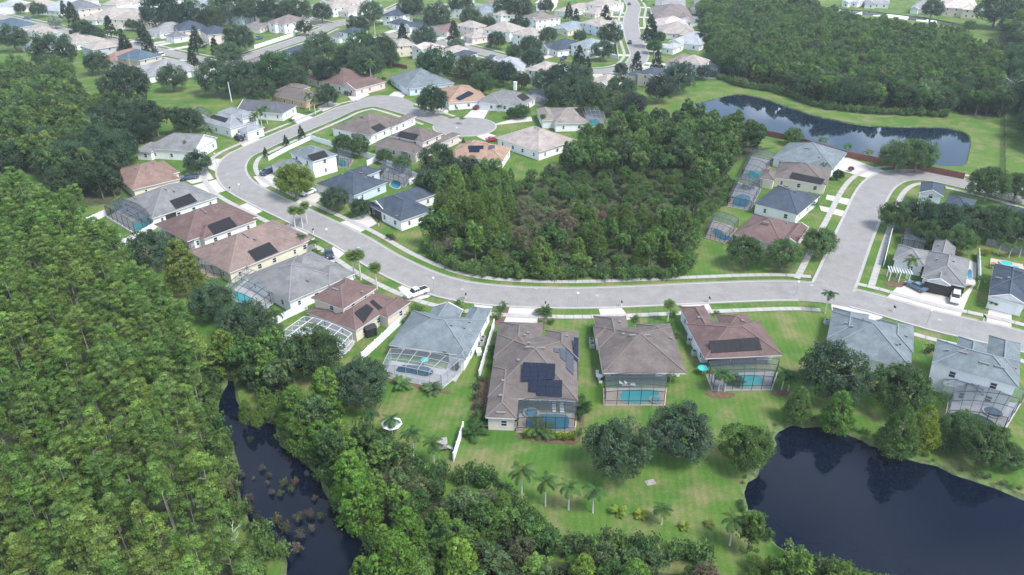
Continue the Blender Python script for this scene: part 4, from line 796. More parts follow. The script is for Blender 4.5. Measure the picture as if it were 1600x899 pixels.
fence('white stepped fence following the inside of the bend', [(420, 252), (452, 235), (486, 219)], 1.5)
for i, (a, b_, t) in enumerate([((562, 235), (587, 223), 'beside the grey-brown roof'), ((574, 260), (588, 253), 'behind the slate roof with the curved cage'), ((640, 290), (661, 280), 'behind the slate gables'), ((664, 276), (674, 264), 'under the oak by the loop fence')]):
    fence('short white side fence '+t, [a, b_])
fence('white fence on the left edge of the small play lawn', [(138, 351), (168, 337)]); fence('low white edge fence of the play lawn by the large dark cage', [(168, 342), (212, 369)], .6)
fence('white fence at the near side of the small play lawn', [(172, 396), (217, 374), (243, 358)])
fence('white fence beside the right street, left of the tan forecourt house', [(1380, 417), (1396, 352)]); fence('white fence between the tan forecourt house and the right edge house', [(1527, 400), (1529, 440)])
fence('long white fence of the far corner house beside the diagonal road', [(398, 77), (462, 56), (459, 50)]); fence('white fence round the far yard at the top', [(952, 8), (970, 12), (969, 24), (954, 21)])
fence('white fence round the far corner lot beside the curve', [(956, 68), (962, 69), (966, 94), (938, 88)]); fence('white fence between far right row and woods', [(1083, 31), (1101, 32)]); fence('second white fence of the far right row', [(1084, 41), (1100, 42)])
fence('angled white fence corner beside the upper right woods', [(1098, 50), (1107, 63), (1099, 62)]); fence('white fence at the top right behind the cream house', [(1529, 18), (1573, 29)]); fence('white fence at the top centre', [(735, 9), (771, 14)])
fence('reddish brown board fence along the lake, behind the blue-grey roof', [(1195, 213), (1240, 222), (1320, 246), (1379, 258), (1430, 266), (1505, 281)], 2.0, 'brick_fence')
fence('brown fence behind the pale blue elbow house', [(597, 101), (636, 109)], 1.8, 'brick_fence'); fence('brown fence behind the pale orange roof', [(700, 121), (760, 129)], 1.8, 'brick_fence')
fence('weathered grey fence behind the three right-edge palms', [(1540, 384), (1610, 404)], 1.9, 'wood_grey')
fence('dark wire mesh fence running down the right meadow', [(1573, 30), (1572, 60), (1571, 100), (1569, 150), (1568, 200), (1569, 278)], 1.8, 'grey', 9, post=.05, mesh_m='chain_link')
fence('low white edging wall below the grey-brown house terrace', [(741, 665), (804, 672)], .35, 'white', 3)
# ================================================================ LAMPS, CARS, YARD THINGS
def lamp(label, px, py, h=3.6):
    o = thing('street_lamp', label, 'street lamp', G(px, py), 0, 'street lamps'); b = MB(); b.tube([(0, 0, 0), (0, 0, .4), (0, 0, h-.3)], [.11, .07, .05], 8); b.box(-.16, -.16, 0, .16, .16, .18); link('pole', b.mesh(['metal_pole']), o)
    b = MB(); b.tube([(0, 0, h-.32), (0, 0, h-.2), (0, 0, h), (0, 0, h+.14)], [.12, .24, .26, .08], 10); link('lamp_globe', b.mesh(['globe']), o); b = MB(); b.tube([(0, 0, h+.13), (0, 0, h+.2)], [.2, .04], 10); link('cap', b.mesh(['metal_pole']), o)
for t in [('street lamp on the verge above the white two-storey house', 1447.6, 508.4), ('street lamp right of the brown-roofed house, on the near verge', 1243, 463), ('street lamp in front of the solar array house lawn', 902, 481), ('street lamp at the outside of the bend by the white wall', 338.3, 257.5),
          ('street lamp inside the bend opposite the grey solar roof', 376.2, 307), ('street lamp opposite the white car driveways', 512.5, 379), ('street lamp by the white work truck', 678, 457), ('street lamp in the cul-de-sac', 714, 216), ('street lamp by the far junction', 478, 38)]: lamp(*t)
def car(label, p0, p1, col, kind='sedan', name='car'):
    """p0 front end, p1 back end on the ground"""
    a, b_ = G(*p0), G(*p1); c = (a+b_)/2; d = a-b_; L_ = {'sedan': 4.7, 'suv': 4.8, 'pickup': 5.5, 'van': 5.2}[kind]; W_ = 1.85; ang = math.atan2(d.y, d.x)
    root = thing(name, label, {'sedan': 'car', 'suv': 'car', 'pickup': 'pickup truck', 'van': 'van'}[kind], Vector((c.x, c.y, .15)), ang); mn = 'paint_%d%d%d' % tuple(int(x*99) for x in col); mat(mn, col, .3, .03, 1, metal=.1, spec=.6)
    prof = {'sedan': [(-1, .55, .85), (-.97, .42, .98), (-.6, .3, 1.05), (.35, .3, 1.0), (.85, .32, .86), (1, .45, .7)], 'suv': [(-1, .5, 1.05), (-.97, .35, 1.15), (-.5, .3, 1.18), (.4, .3, 1.12), (.88, .32, 1.02), (1, .45, .85)],
            'pickup': [(-1, .5, 1.1), (-.98, .4, 1.18), (-.3, .35, 1.18), (.45, .35, 1.14), (.9, .38, 1.06), (1, .5, .9)], 'van': [(-1, .5, 1.1), (-.98, .35, 1.2), (-.3, .3, 1.2), (.6, .3, 1.15), (.9, .35, 1.0), (1, .5, .8)]}[kind]
    def loft(rows):
        b = MB(); n0 = 0
        for (x, z0, z1, w0, w1) in rows: b.v += [Vector((x, -w0, z0)), Vector((x, -w0*1.02, (z0+z1)/2)), Vector((x, -w1, z1)), Vector((x, w1, z1)), Vector((x, w0*1.02, (z0+z1)/2)), Vector((x, w0, z0))]
        for i in range(len(rows)-1):
            for j in range(6): q = i*6; b.f.append((q+j, q+(j+1) % 6, q+6+(j+1) % 6, q+6+j)); b.m.append(0)
        n = (len(rows)-1)*6; b.f += [tuple(range(6))[::-1], tuple(range(n, n+6))]; b.m += [0, 0]; return b
    hl = L_/2; body = loft([(x*hl, z0, z1, W_/2*(.86 if abs(x) == 1 else 1), W_/2*(.8 if abs(x) == 1 else .93)) for x, z0, z1 in prof]); link('body', body.mesh([mn]), root)
    cb = {'sedan': (-.72, -.42, .12, .48, 1.0, 1.45), 'suv': (-.93, -.82, .2, .5, 1.14, 1.72), 'pickup': (-.22, -.14, .25, .48, 1.14, 1.75), 'van': (-.95, -.9, .5, .75, 1.16, 1.95)}[kind]; z0, z1 = cb[4]-.02, cb[5]
    gl = loft([(cb[0]*hl, z0-.02, z0+.01, .78, .78), (cb[1]*hl, z0-.02, z1-.03, .8, .64), (cb[2]*hl, z0-.02, z1-.03, .8, .64), (cb[3]*hl, z0-.05, z0, .78, .74)]); link('cabin_glass', gl.mesh(['glass']), root)
    rf_ = MB(); rf_.box(cb[1]*hl-.02, -.66, z1-.04, cb[2]*hl+.02, .66, z1+.02)
    for x in (cb[1]*hl, (cb[1]+cb[2])*hl/2, cb[2]*hl):
        for s_ in (-1, 1): rf_.bar((x, s_*.64, z1-.02), (x, s_*.8, z0+.02), .04)
    link('cabin_roof', rf_.mesh([mn]), root)
    for sx in (-.62, .62):
        for s_ in (-1, 1):
            q = MB(); q.tube([(sx*hl, s_*(W_/2-.2), .33), (sx*hl, s_*(W_/2+.02), .33)], [.33, .33], 12); q.f.append(tuple(range(12))[::-1]); q.m.append(0); wh = link('wheel', q.mesh(['tyre']), root)
            q = MB(); q.tube([(sx*hl, s_*(W_/2+.0), .33), (sx*hl, s_*(W_/2+.035), .33)], [.2, .18], 8); link('rim', q.mesh(['rim']), wh)
    for s_ in (-1, 1):
        q = MB(); q.box(hl*.955, s_*.7-.2, .62, hl*1.002, s_*.7+.14, .76); link('headlight', q.mesh(['lamp_glass']), root); q = MB(); q.box(-hl*1.003, s_*.7-.16, .72, -hl*.97, s_*.7+.16, .88); link('tail_light', q.mesh(['tail']), root)
        q = MB(); q.box(cb[3]*hl-.35, s_*.98-.08, z0-.02, cb[3]*hl-.2, s_*.98+.08, z0+.12); link('side_mirror', q.mesh([mn]), root)
    if kind == 'pickup':
        q = MB(); q.box(-hl*.95, -.7, 1.17, -hl*.27, .7, 1.185); link('truck_bed', q.mesh(['dark']), root)
    return root
car('blue-grey sedan parked on the tan forecourt', (1419, 446), (1443, 458), (.10, .16, .22)); car('white pickup truck parked before the brown garage door', (1490, 481), (1493, 460), (.72, .73, .73), 'suv', 'truck')
car('dark sedan parked beside the plain grey roof', (518, 410), (512.5, 393), (.03, .045, .07)); car('dark pickup parked by the weathered orange-brown roof', (283, 283), (309, 279), (.05, .07, .11), 'pickup', 'pickup_truck')
car('black sedan on the driveway below the blue-shuttered house', (384, 224), (366, 216), (.012, .013, .016)); car('dark blue suv in front of the white house in the bend', (408, 277), (427, 269), (.02, .03, .07), 'suv')
car('white car on the drive of the slate-roofed pale blue house', (470, 309), (494, 300), (.75, .76, .76)); car('white work truck half hidden beside the cream house', (641, 466), (661, 459), (.72, .72, .71), 'pickup', 'truck')
car('black car beside the red-brown roof at the elbow', (550, 152), (538, 146), (.015, .018, .025)); car('maroon car on the drive right of the pale orange roof', (752, 168), (740, 174), (.12, .012, .035)); car('red car at the foot of the cul-de-sac', (776, 221), (763, 222), (.35, .02, .04))
car('pale blue car beside the taupe roof', (808, 184), (823, 182), (.18, .24, .32)); car('small blue sedan on the upper left far street', (36, 31), (48, 30), (.05, .09, .16)); car('blue car on the far top street', (982, 6), (984, 11), (.03, .06, .15)); car('dark pickup with pale bed on the far top street', (983, 64), (985, 74), (.04, .06, .12), 'pickup', 'pickup_truck')
car('black car by the far twin gables', (545, 27), (554, 30), (.015, .018, .025)); car('white car near the far junction', (468, 29), (477, 31), (.7, .7, .7)); car('white van behind the blue-teal roof', (243, 92), (256, 89), (.75, .75, .75), 'van', 'van'); car('pale car under the dark trees of the far left street', (211, 69), (221, 66), (.35, .4, .42), 'suv')
car('dark blue car on the drive by the far fenced corner', (877, 95), (884, 92), (.02, .03, .06)); car('black car on the far centre driveway', (760, 74), (770, 71), (.015, .015, .02)); car('teal pickup on the far corner drive', (398, 64), (411, 61), (.05, .12, .16), 'pickup', 'pickup_truck')
car('dark car beneath the oak by the far curve', (972, 117), (980, 119), (.02, .02, .03)); car('pale car left of the dark car by the far curve', (956, 118), (965, 116), (.7, .7, .7)); car('dark suv parked by the beige far left house', (184, 53), (190, 50), (.03, .03, .04), 'suv')
def ac(label, px, py, rz=0):
    o = thing('air_conditioner', label, 'air conditioner', G(px, py), rz, 'air conditioners beside house walls'); b = MB(); b.box(-.42, -.42, .08, .42, .42, .9); link('casing', b.mesh(['ac']), o); b = MB(); b.tube([(0, 0, .9), (0, 0, .95)], [.34, .3], 12); link('fan_guard', b.mesh(['dark']), o); b = MB(); b.box(-.5, -.5, 0, .5, .5, .08); link('pad', b.mesh(['concrete']), o)
for t in [('upper air conditioner beside the long wall of the blue-grey roofed house', 755, 533), ('lower air conditioner beside the long wall of the blue-grey roofed house', 753, 539), ('air conditioner left of the grey hip-roofed house', 924, 536), ('second air conditioner left of the grey hip-roofed house', 925, 543), ('air conditioner at the pale blue wall', 1077, 537),
          ('second air conditioner at the pale blue wall', 1084, 555), ('air conditioner beside the road palm and wide blue-grey roof', 1291, 506), ('air conditioner at the black shed of the cream house', 594, 508)]: ac(*t)
o = thing('storage_shed', 'black garden shed against the cream house wall', 'shed', G(579, 524), .55); b = MB(); b.box(-1.1, -.9, 0, 1.1, .9, 1.9); link('wall', b.mesh(['dark']), o); b = MB(); b.poly([(-1.2, -1, 1.9), (1.2, -1, 1.9), (1.2, 0, 2.25), (-1.2, 0, 2.25)]); b.poly([(1.2, 1, 1.9), (-1.2, 1, 1.9), (-1.2, 0, 2.25), (1.2, 0, 2.25)]); link('roof', b.mesh(['bronze']), o); b = MB(); b.box(-.4, -.95, .1, .4, -.9, 1.75); link('door', b.mesh(['bronze']), o)
o = thing('storage_box', 'white storage box beside the blue-grey roofed house', 'box', G(748, 553), .2); b = MB(); b.box(-.45, -.8, 0, .45, .8, .7); link('box_body', b.mesh(['white']), o); b = MB(); b.box(-.5, -.85, .7, .5, .85, .8); link('lid', b.mesh(['gutter']), o)
def lounger(label, px, py, rz):
    o = thing('sun_lounger', label, 'sun lounger', G(px, py, .3), rz, 'sun loungers by the blue pool'); o.location.z = .13
    b = MB(); b.box(-.33, -.95, .28, .33, .45, .36); link('seat', b.mesh(['white']), o); b = MB(); b.v += [Vector(q) for q in [(-.33, .45, .3), (.33, .45, .3), (.33, 1.0, .75), (-.33, 1.0, .75), (-.33, .45, .38), (.33, .45, .38), (.33, .97, .82), (-.33, .97, .82)]]; b.f += [(0, 1, 2, 3), (4, 5, 6, 7), (0, 1, 5, 4), (2, 3, 7, 6), (1, 2, 6, 5), (0, 3, 7, 4)]; b.m += [0]*6; link('backrest', b.mesh(['white']), o)
    for x, y in ((-.28, -.85), (.28, -.85), (-.28, .4), (.28, .4)): b = MB(); b.box(x-.03, y-.03, 0, x+.03, y+.03, .28); link('leg', b.mesh(['white']), o)
lounger('left white lounger on the terrace beside the blue pool', 866, 640, 0); lounger('right white lounger on the terrace beside the blue pool', 878, 640.5, 0)
lounger('white lounger on the terrace of the grey hip-roofed house', 976, 602, 1.5); lounger('white lounger right of its neighbour on that terrace', 984, 602, 1.5)
drive([(693, 590), (712, 598), (728, 572), (702, 566)], 'concrete', 'patio'); drive([(530, 545), (556, 520), (562, 524), (546, 550)], 'paver', 'patio'); drive([(742, 664), (806, 670), (808, 660), (758, 654)], 'drive', 'patio')
def table(label, px, py, m='dark', r=.6):
    o = thing('patio_table', label, 'table', G(px, py)); o.location.z = .13; b = MB(); b.tube([(0, 0, .68), (0, 0, .74)], [r, r], 14); link('tabletop', b.mesh([m]), o); b = MB(); b.tube([(0, 0, 0), (0, 0, .05), (0, 0, .68)], [.3, .06, .05], 8); link('pedestal', b.mesh([m]), o)
def chair(label, px, py, rz, m='dark', group=None):
    o = thing('patio_chair', label, 'chair', G(px, py), rz, group); o.location.z = .13; b = MB(); b.box(-.28, -.28, .4, .28, .28, .47); link('seat', b.mesh([m]), o); b = MB(); b.box(-.28, .24, .47, .28, .3, .95); link('backrest', b.mesh([m]), o)
    for x in (-.25, .22):
        for y in (-.25, .22): b = MB(); b.box(x, y, 0, x+.04, y+.04, .4); link('leg', b.mesh([m]), o)
table('round dark table on the white side patio', 714, 580); chair('dark chair left of the table on the white side patio', 709, 578, 1.5); chair('dark chair above the table on the white side patio', 717, 574, 0); chair('dark chair right of the table on the white side patio', 721, 577, -1.2)
table('pale round table beside the grey hip-roofed house', 936, 594, 'white'); chair('pale chair above the round table by the dark cage', 933, 588, 0, 'white'); chair('pale chair below the round table by the dark cage', 938, 602, 3.1, 'white')
def umbrella(label, px, py, m, r=1.4, h=2.4):
    o = thing('patio_umbrella', label, 'umbrella', G(px, py)); b = MB(); b.tube([(0, 0, 0), (0, 0, h+.1)], [.04, .03], 6); link('pole', b.mesh(['white']), o); b = MB(); n = 8
    ring = [Vector((r*math.cos(a), r*math.sin(a), h-.45)) for a in np.linspace(0, 2*math.pi, n+1)[:-1]]
    for i in range(n): b.poly([ring[i], ring[(i+1) % n], Vector((0, 0, h))])
    link('canopy', b.mesh([m]), o)
umbrella('white parasol among the palms at the foot of the lawn', 614, 681, 'white', 1.7, 2.9); umbrella('small teal parasol beside the pale blue house', 1097, 585, 'patio_teal', 1.0, 1.8); umbrella('teal parasol under the grey cage beside the dark pool', 664, 572, 'patio_teal', .8, 1.8)
o = thing('play_house', 'grey wooden play set with small slide on the back lawn', 'play set', G(691, 702), .15); b = MB(); b.box(-.75, -.7, .5, .75, .7, .6)
for x in (-.7, .65):
    for y in (-.65, .6): b.box(x, y, 0, x+.1, y+.1, 1.7)
b.box(-.75, .6, .6, .75, .66, 1.3); b.box(-.75, -.7, .6, .75, -.64, 1.0); link('frame', b.mesh(['wood_grey']), o); b = MB(); b.poly([(-.85, -.8, 1.65), (.85, -.8, 1.65), (.85, 0, 2.2), (-.85, 0, 2.2)]); b.poly([(.85, .8, 1.65), (-.85, .8, 1.65), (-.85, 0, 2.2), (.85, 0, 2.2)]); link('roof', b.mesh(['wood_grey']), o); b = MB(); b.quad((.7, -.5, .6), (2.0, -.9, .08), (2.1, -.45, .08), (.8, 0, .6)); b.bar((.7, -.5, .66), (2.0, -.9, .14), .05); b.bar((.8, 0, .66), (2.1, -.45, .14), .05); link('slide', b.mesh(['grey']), o)
o = thing('garden_slab', 'flat grey slab lying in the grass of the near lawn', 'slab', G(1016, 755), .3); b = MB(); b.box(-.75, -.5, 0, .75, .5, .12); b.box(-.5, -.3, .12, .45, .35, .2); link('slab_body', b.mesh(['wood_grey']), o)
o = thing('utility_pole', 'tall white pole standing in the upper left field', 'pole', G(362, 160)); b = MB(); hh = height_of((362, 160), (360, 129)); b.tube([(0, 0, 0), (0, 0, hh)], [.22, .14], 8); link('pole', b.mesh(['white']), o); b = MB(); b.box(-.3, -.3, 0, .3, .3, .25); link('base', b.mesh(['concrete']), o)
o = thing('soccer_goal', 'small white goal frame on the play lawn', 'goal', G(180, 376), .6); b = MB()
for p, q in (((-1.3, 0, 0), (-1.3, 0, 1.5)), ((1.3, 0, 0), (1.3, 0, 1.5)), ((-1.3, 0, 1.5), (1.3, 0, 1.5)), ((-1.3, 0, 1.5), (-1.3, .9, 0)), ((1.3, 0, 1.5), (1.3, .9, 0))): b.bar(p, q, .05)
link('frame', b.mesh(['white']), o)
H27 = next(h for h in HOUSES if 'maroon' in h.short); u, v, z = H27.onroof(805, 137); b = MB(); b.box(-.6, -.45, -1.2, .6, .45, 2.0); b.box(-.7, -.55, 2.0, .7, .55, 2.2); link('chimney', b.mesh(['wall_w']), H27.root, (u, v, z))
def mailbox(label, px, py):
    o = thing('mailbox', label, 'mailbox', G(px, py), 0, 'kerbside mailboxes'); b = MB(); b.box(-.06, -.06, 0, .06, .06, 1.05); link('post', b.mesh(['white']), o); b = MB(); b.box(-.14, -.28, 1.05, .14, .28, 1.3); b.tube([(0, -.28, 1.3), (0, .28, 1.3)], [.14, .14], 8); link('box', b.mesh(['dark']), o)
for px, py, t in [(852, 481, 'right of the broad pale driveway'), (971, 480, 'right of the grey hip-roofed house driveway'), (1108, 474, 'right of the brown-roofed house driveway'), (1396, 488, 'beside the wide blue-grey house driveway'), (1536, 503, 'left of the white garage driveway'), (592, 354, 'by the slate gables driveway'), (510, 315, 'by the white car driveway'), (443, 289, 'by the bend house driveway'), (360, 300, 'by the grey solar roof driveway'), (490, 366, 'by the fan palms driveway'), (728, 468, 'left of the blue-grey house driveway')]: mailbox('small dark mailbox on a white post '+t, px, py)
# white pergola at the tan forecourt house
o = thing('pergola', 'white pergola before the tan forecourt house', 'pergola', G(1402, 438), -.25); b = MB()
for x in (-2, 0, 2):
    for y in (-1.2, 1.2): b.box(x-.08, y-.08, 0, x+.08, y+.08, 2.4)
link('frame', b.mesh(['white']), o)
for k in range(9): b = MB(); b.box(-2.3+k*.56, -1.5, 2.4, -2.16+k*.56, 1.5, 2.55); link('beam', b.mesh(['white']), o)
# ================================================================ VEGETATION
def leaf_arrays(C, R, n, size, tint, up=.35, squash=1.0, elong=1.0, hang=0):
    """n leaf blades per clump: positions round each clump, facing outward with scatter"""
    C = np.asarray(C, float); R = np.asarray(R, float); T = np.asarray(tint, float); k = len(C)
    ci = np.repeat(np.arange(k), n); d = rng.normal(size=(k*n, 3)); d[:, 2] += up; d /= np.linalg.norm(d, axis=1)[:, None]
    rad = R[ci]*rng.uniform(.55, 1.05, k*n); p = C[ci]+d*rad[:, None]*np.array([1, 1, squash])
    nrm = d+rng.normal(scale=.55, size=d.shape); nrm[:, 2] -= hang; nrm /= np.linalg.norm(nrm, axis=1)[:, None]
    a = np.cross(nrm, rng.normal(size=d.shape)); a /= np.linalg.norm(a, axis=1)[:, None]; b = np.cross(nrm, a)
    s = size*rng.uniform(.6, 1.3, k*n)[:, None]; w_ = s*rng.uniform(.45, .8, k*n)[:, None]*elong
    V = np.stack([p-a*s, p-b*w_, p+a*s, p+b*w_], 1).reshape(-1, 3)
    tt = T[ci]*rng.uniform(.82, 1.18, k*n)[:, None]; TT = np.repeat(tt, 4, 0); return V, TT
def leaf_mesh(name, parts, m='leaf', extra=None, extra_m='bark'):
    V = np.concatenate([p[0] for p in parts]); T = np.concatenate([p[1] for p in parts]); n = len(V)//4
    ev = np.array([tuple(v) for v in extra.v]) if extra else np.zeros((0, 3)); ef = extra.f if extra else []
    nv = len(V)+len(ev); me = bpy.data.meshes.new(name); me.vertices.add(nv); me.vertices.foreach_set('co', np.concatenate([V, ev]).ravel())
    loops = list(range(4*n)) + [4*n+i for f in ef for i in f]; st = list(range(0, 4*n, 4)); q = 4*n
    for f in ef: st.append(q); q += len(f)
    me.loops.add(len(loops)); me.loops.foreach_set('vertex_index', loops); me.polygons.add(len(st)); me.polygons.foreach_set('loop_start', st)
    me.materials.append(MATS[m])
    if extra: me.materials.append(MATS[extra_m]); me.polygons.foreach_set('material_index', [0]*n+[1]*len(ef))
    me.update(calc_edges=True); me.validate()
    at = me.attributes.new('tint', 'FLOAT_COLOR', 'POINT'); col = np.ones((nv, 4)); col[:len(T), :3] = T; at.data.foreach_set('color', col.ravel()); return me
def tints(k, lo=.75, hi=1.3, yel=.12):
    b_ = rng.uniform(lo, hi, k)[:, None]; y = rng.uniform(-yel, yel, k)[:, None]; return np.hstack([b_*(1+y), b_*(1+y*.3), b_*(1-y)])
def core(parts, cx, cy, cz, r, rz_, tint=.55):               # inner foliage mass, tinted darker for the shade inside the crown
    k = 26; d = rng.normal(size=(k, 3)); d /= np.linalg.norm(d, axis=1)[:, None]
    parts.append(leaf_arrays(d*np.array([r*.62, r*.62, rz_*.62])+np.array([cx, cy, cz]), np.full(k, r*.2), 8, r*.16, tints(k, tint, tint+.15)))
def trunk_mb(h, r, lean=0, limbs=4, spread=2, top=None):
    b = MB(); x = rng.uniform(-lean, lean); y = rng.uniform(-lean, lean); b.tube([(0, 0, -.3), (0, 0, .15*h), (x*.5, y*.5, .55*h), (x, y, h)], [r*1.5, r, r*.75, r*.35], 7)
    for k in range(limbs):
        a = 2*math.pi*k/max(1, limbs)+rng.uniform(-.4, .4); z = h*rng.uniform(.45, .8); s_ = spread*rng.uniform(.6, 1); t = z/h
        b.tube([(x*t, y*t, z), (x*t+s_*.5*math.cos(a), y*t+s_*.5*math.sin(a), z+s_*.35), (x*t+s_*math.cos(a), y*t+s_*math.sin(a), z+s_*.6)], [r*.5, r*.33, r*.12], 5)
    return b
def k_oak(i):       # broad dense crown, radius 5, height 9
    H, R = 9.0, 5.0; parts = []; C = []; k = 165
    for j in range(k):
        z = rng.uniform(-.75, 1); a = rng.uniform(0, 2*math.pi); q = math.sqrt(max(0, 1-z*z)); s = rng.uniform(.76, .96)*(1+.09*math.sin(3*a+i)); C.append((R*q*math.cos(a)*s, R*q*math.sin(a)*s, 4.8+z*s*4.0))
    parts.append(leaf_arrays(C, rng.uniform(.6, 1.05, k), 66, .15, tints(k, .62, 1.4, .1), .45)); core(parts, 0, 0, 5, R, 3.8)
    return parts, trunk_mb(5.5, .32, .4, 6, 3), (R, H)
def k_broad(i):     # irregular woodland tree, radius 3.2, height 10
    H, R = 10.0, 3.2; parts = []; C = []; k = 64; ph = rng.uniform(0, 6, 4); lob = [(rng.uniform(-1.4, 1.4), rng.uniform(-1.4, 1.4), rng.uniform(-1.6, 1.8)) for _ in range(4)]
    for j in range(k):
        lx, ly, lz = lob[j % 4]; z = rng.uniform(-.5, 1); a = rng.uniform(0, 2*math.pi); q = math.sqrt(max(0, 1-z*z)); s = rng.uniform(.7, 1)
        C.append((lx+1.9*q*math.cos(a)*s, ly+1.9*q*math.sin(a)*s, 6.7+lz*.8+z*s*2.2))
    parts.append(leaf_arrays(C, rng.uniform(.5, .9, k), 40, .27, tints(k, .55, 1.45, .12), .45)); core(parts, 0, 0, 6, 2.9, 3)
    C2 = [(rng.uniform(-1.8, 1.8), rng.uniform(-1.8, 1.8), rng.uniform(1.5, 4)) for _ in range(12)]; parts.append(leaf_arrays(C2, rng.uniform(.6, 1, 12), 20, .24, tints(12, .6, .95), .3))
    return parts, trunk_mb(8, .17, .6, 4, 1.6), (R, H)
def k_cypress(i):   # bald cypress of the swamp: thin pale trunk, feathery flat-topped crown; radius 2, height 13
    parts = []; C = []; Rr = []; k = 46; top = rng.uniform(.25, .7); w_ = rng.uniform(1.0, 1.35)
    for j in range(k):
        t = rng.uniform(0, 1)**.8; z = 6.2+t*6.4; r = w_*(1.75*(1-t)**.6+top)*rng.uniform(.35, 1); a = rng.uniform(0, 2*math.pi); C.append((r*math.cos(a), r*math.sin(a), z)); Rr.append(rng.uniform(.5, .9)*(1.1-.35*t))
    parts.append(leaf_arrays(C, Rr, 100, .112, tints(k, .62, 1.5, .08), .9, .45))
    return parts, trunk_mb(12, .09, .3, 5, .9), (2, 13)
def k_cone(i):      # yard cypress: full rounded cone from near the ground; radius 3.4, height 10
    parts = []; C = []; Rr = []; k = 175
    for j in range(k):
        t = rng.uniform(0, 1)**1.25; z = 1.2+t*8.3; r = 3.35*(1-t)**.5*(.6+.4*min(1, (t+.08)*5))*rng.uniform(.74, 1); a = rng.uniform(0, 2*math.pi); C.append((r*math.cos(a), r*math.sin(a), z)); Rr.append(rng.uniform(.5, .85)*(1.1-.5*t))
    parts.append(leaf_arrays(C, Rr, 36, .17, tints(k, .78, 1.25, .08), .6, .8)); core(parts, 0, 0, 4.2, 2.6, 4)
    return parts, trunk_mb(9, .2, .1, 3, 1), (3.4, 10)
def k_magnolia(i):  # dense dark narrow cone; radius 2.4, height 7.5
    parts = []; C = []; k = 60
    for j in range(k):
        t = rng.uniform(0, 1)**1.1; z = 1.2+t*6; r = 2.2*(1-t)**.75*rng.uniform(.7, 1); a = rng.uniform(0, 2*math.pi); C.append((r*math.cos(a), r*math.sin(a), z))
    parts.append(leaf_arrays(C, rng.uniform(.4, .7, k), 30, .2, tints(k, .75, 1.25, .08), .4)); core(parts, 0, 0, 3.6, 1.8, 3)
    return parts, trunk_mb(6, .14, .1, 0), (2.4, 7.5)
def k_young(i):     # open young yard tree; radius 2.6, height 6
    parts = []; C = []; k = 40
    for j in range(k):
        z = rng.uniform(-.6, 1); a = rng.uniform(0, 2*math.pi); q = math.sqrt(1-z*z); s = rng.uniform(.45, 1); C.append((2.3*q*math.cos(a)*s, 2.3*q*math.sin(a)*s, 3.9+z*s*1.8))
    parts.append(leaf_arrays(C, rng.uniform(.35, .6, k), 30, .14, tints(k, .75, 1.25, .1), .3)); return parts, trunk_mb(4.2, .1, .2, 5, 1.6), (2.6, 6)
def k_myrtle(i):    # low rounded swamp shrub; radius 2.2, height 5
    parts = []; C = []; k = 42
    for j in range(k):
        z = rng.uniform(-.1, 1); a = rng.uniform(0, 2*math.pi); q = math.sqrt(max(0, 1-z*z)); s = rng.uniform(.8, .98); C.append((2*q*math.cos(a)*s, 2*q*math.sin(a)*s, 2.6+z*s*2))
    parts.append(leaf_arrays(C, rng.uniform(.4, .65, k), 34, .14, tints(k, .78, 1.2, .1), .4)); core(parts, 0, 0, 2.6, 1.9, 1.8); return parts, trunk_mb(3, .1, .2, 3, 1), (2.2, 5)
def k_shrub(i):     # garden shrub, radius 1, height 1.4
    parts = []; k = 14; C = [(rng.uniform(-.55, .55), rng.uniform(-.55, .55), rng.uniform(.35, 1.0)) for _ in range(k)]
    parts.append(leaf_arrays(C, rng.uniform(.3, .45, k), 26, .1, tints(k, .75, 1.3, .12), .4)); b = MB(); b.tube([(0, 0, -.1), (0, 0, .6)], [.06, .04], 5); return parts, b, (1, 1.4)
def frond(parts, o, az, el, ln, droop, w_, col, n=11, vee=.35):
    o = np.array(o); V = []; T = []; d = np.array([math.cos(az), math.sin(az)]); sd = np.array([-math.sin(az), math.cos(az), 0]); pts = []
    for j in range(n+1): t = j/n; e = el-droop*t*t*1.0; pts.append(None)
    p = o.astype(float).copy(); P = [p.copy()]
    for j in range(n): t = (j+.5)/n; e = el-droop*t**1.3; p = p+ln/n*np.array([d[0]*math.cos(e), d[1]*math.cos(e), math.sin(e)]); P.append(p.copy())
    for j in range(n):
        t = (j+.5)/n; wl = w_*math.sin(math.pi*min(1, t*.85+.12))**.7; a, b = P[j], P[j+1]; m_ = (a+b)/2; f = (b-a)/np.linalg.norm(b-a)
        for s in (-1, 1):
            tip = m_+sd*s*wl+f*wl*.45+np.array([0, 0, -vee*wl*(.6+t)]); c = col*rng.uniform(.8, 1.2); V += [a, tip-f*.05, tip+f*.07, b]; T += [c]*4
    parts.append((np.array(V), np.array(T)))
def k_queen(i):     # feather palm, height 7 to crown, frond length 2.6
    parts = []; n = 16; base = np.array([1.0, 1.0, 1.0])
    for j in range(n): frond(parts, (0, 0, 7), 2*math.pi*j*.382*1.0+rng.uniform(-.2, .2), rng.uniform(.1, 1.2) if j < 12 else rng.uniform(-.3, .2), rng.uniform(2.3, 3), rng.uniform(1.3, 2.3), .5, base*rng.uniform(.8, 1.25)*(np.array([1, 1, 1]) if rng.random() < .85 else np.array([1.8, 1.3, .8])))
    b = MB(); b.tube([(0, 0, -.2), (0, 0, .4), (rng.uniform(-.1, .1), rng.uniform(-.1, .1), 4), (0, 0, 6.2), (0, 0, 6.85)], [.24, .17, .14, .12, .10], 8); parts.append(leaf_arrays([(0, 0, 7.1)], [.35], 40, .16, [(.8, .85, .7)], .6)); return parts, b, (2.6, 8)
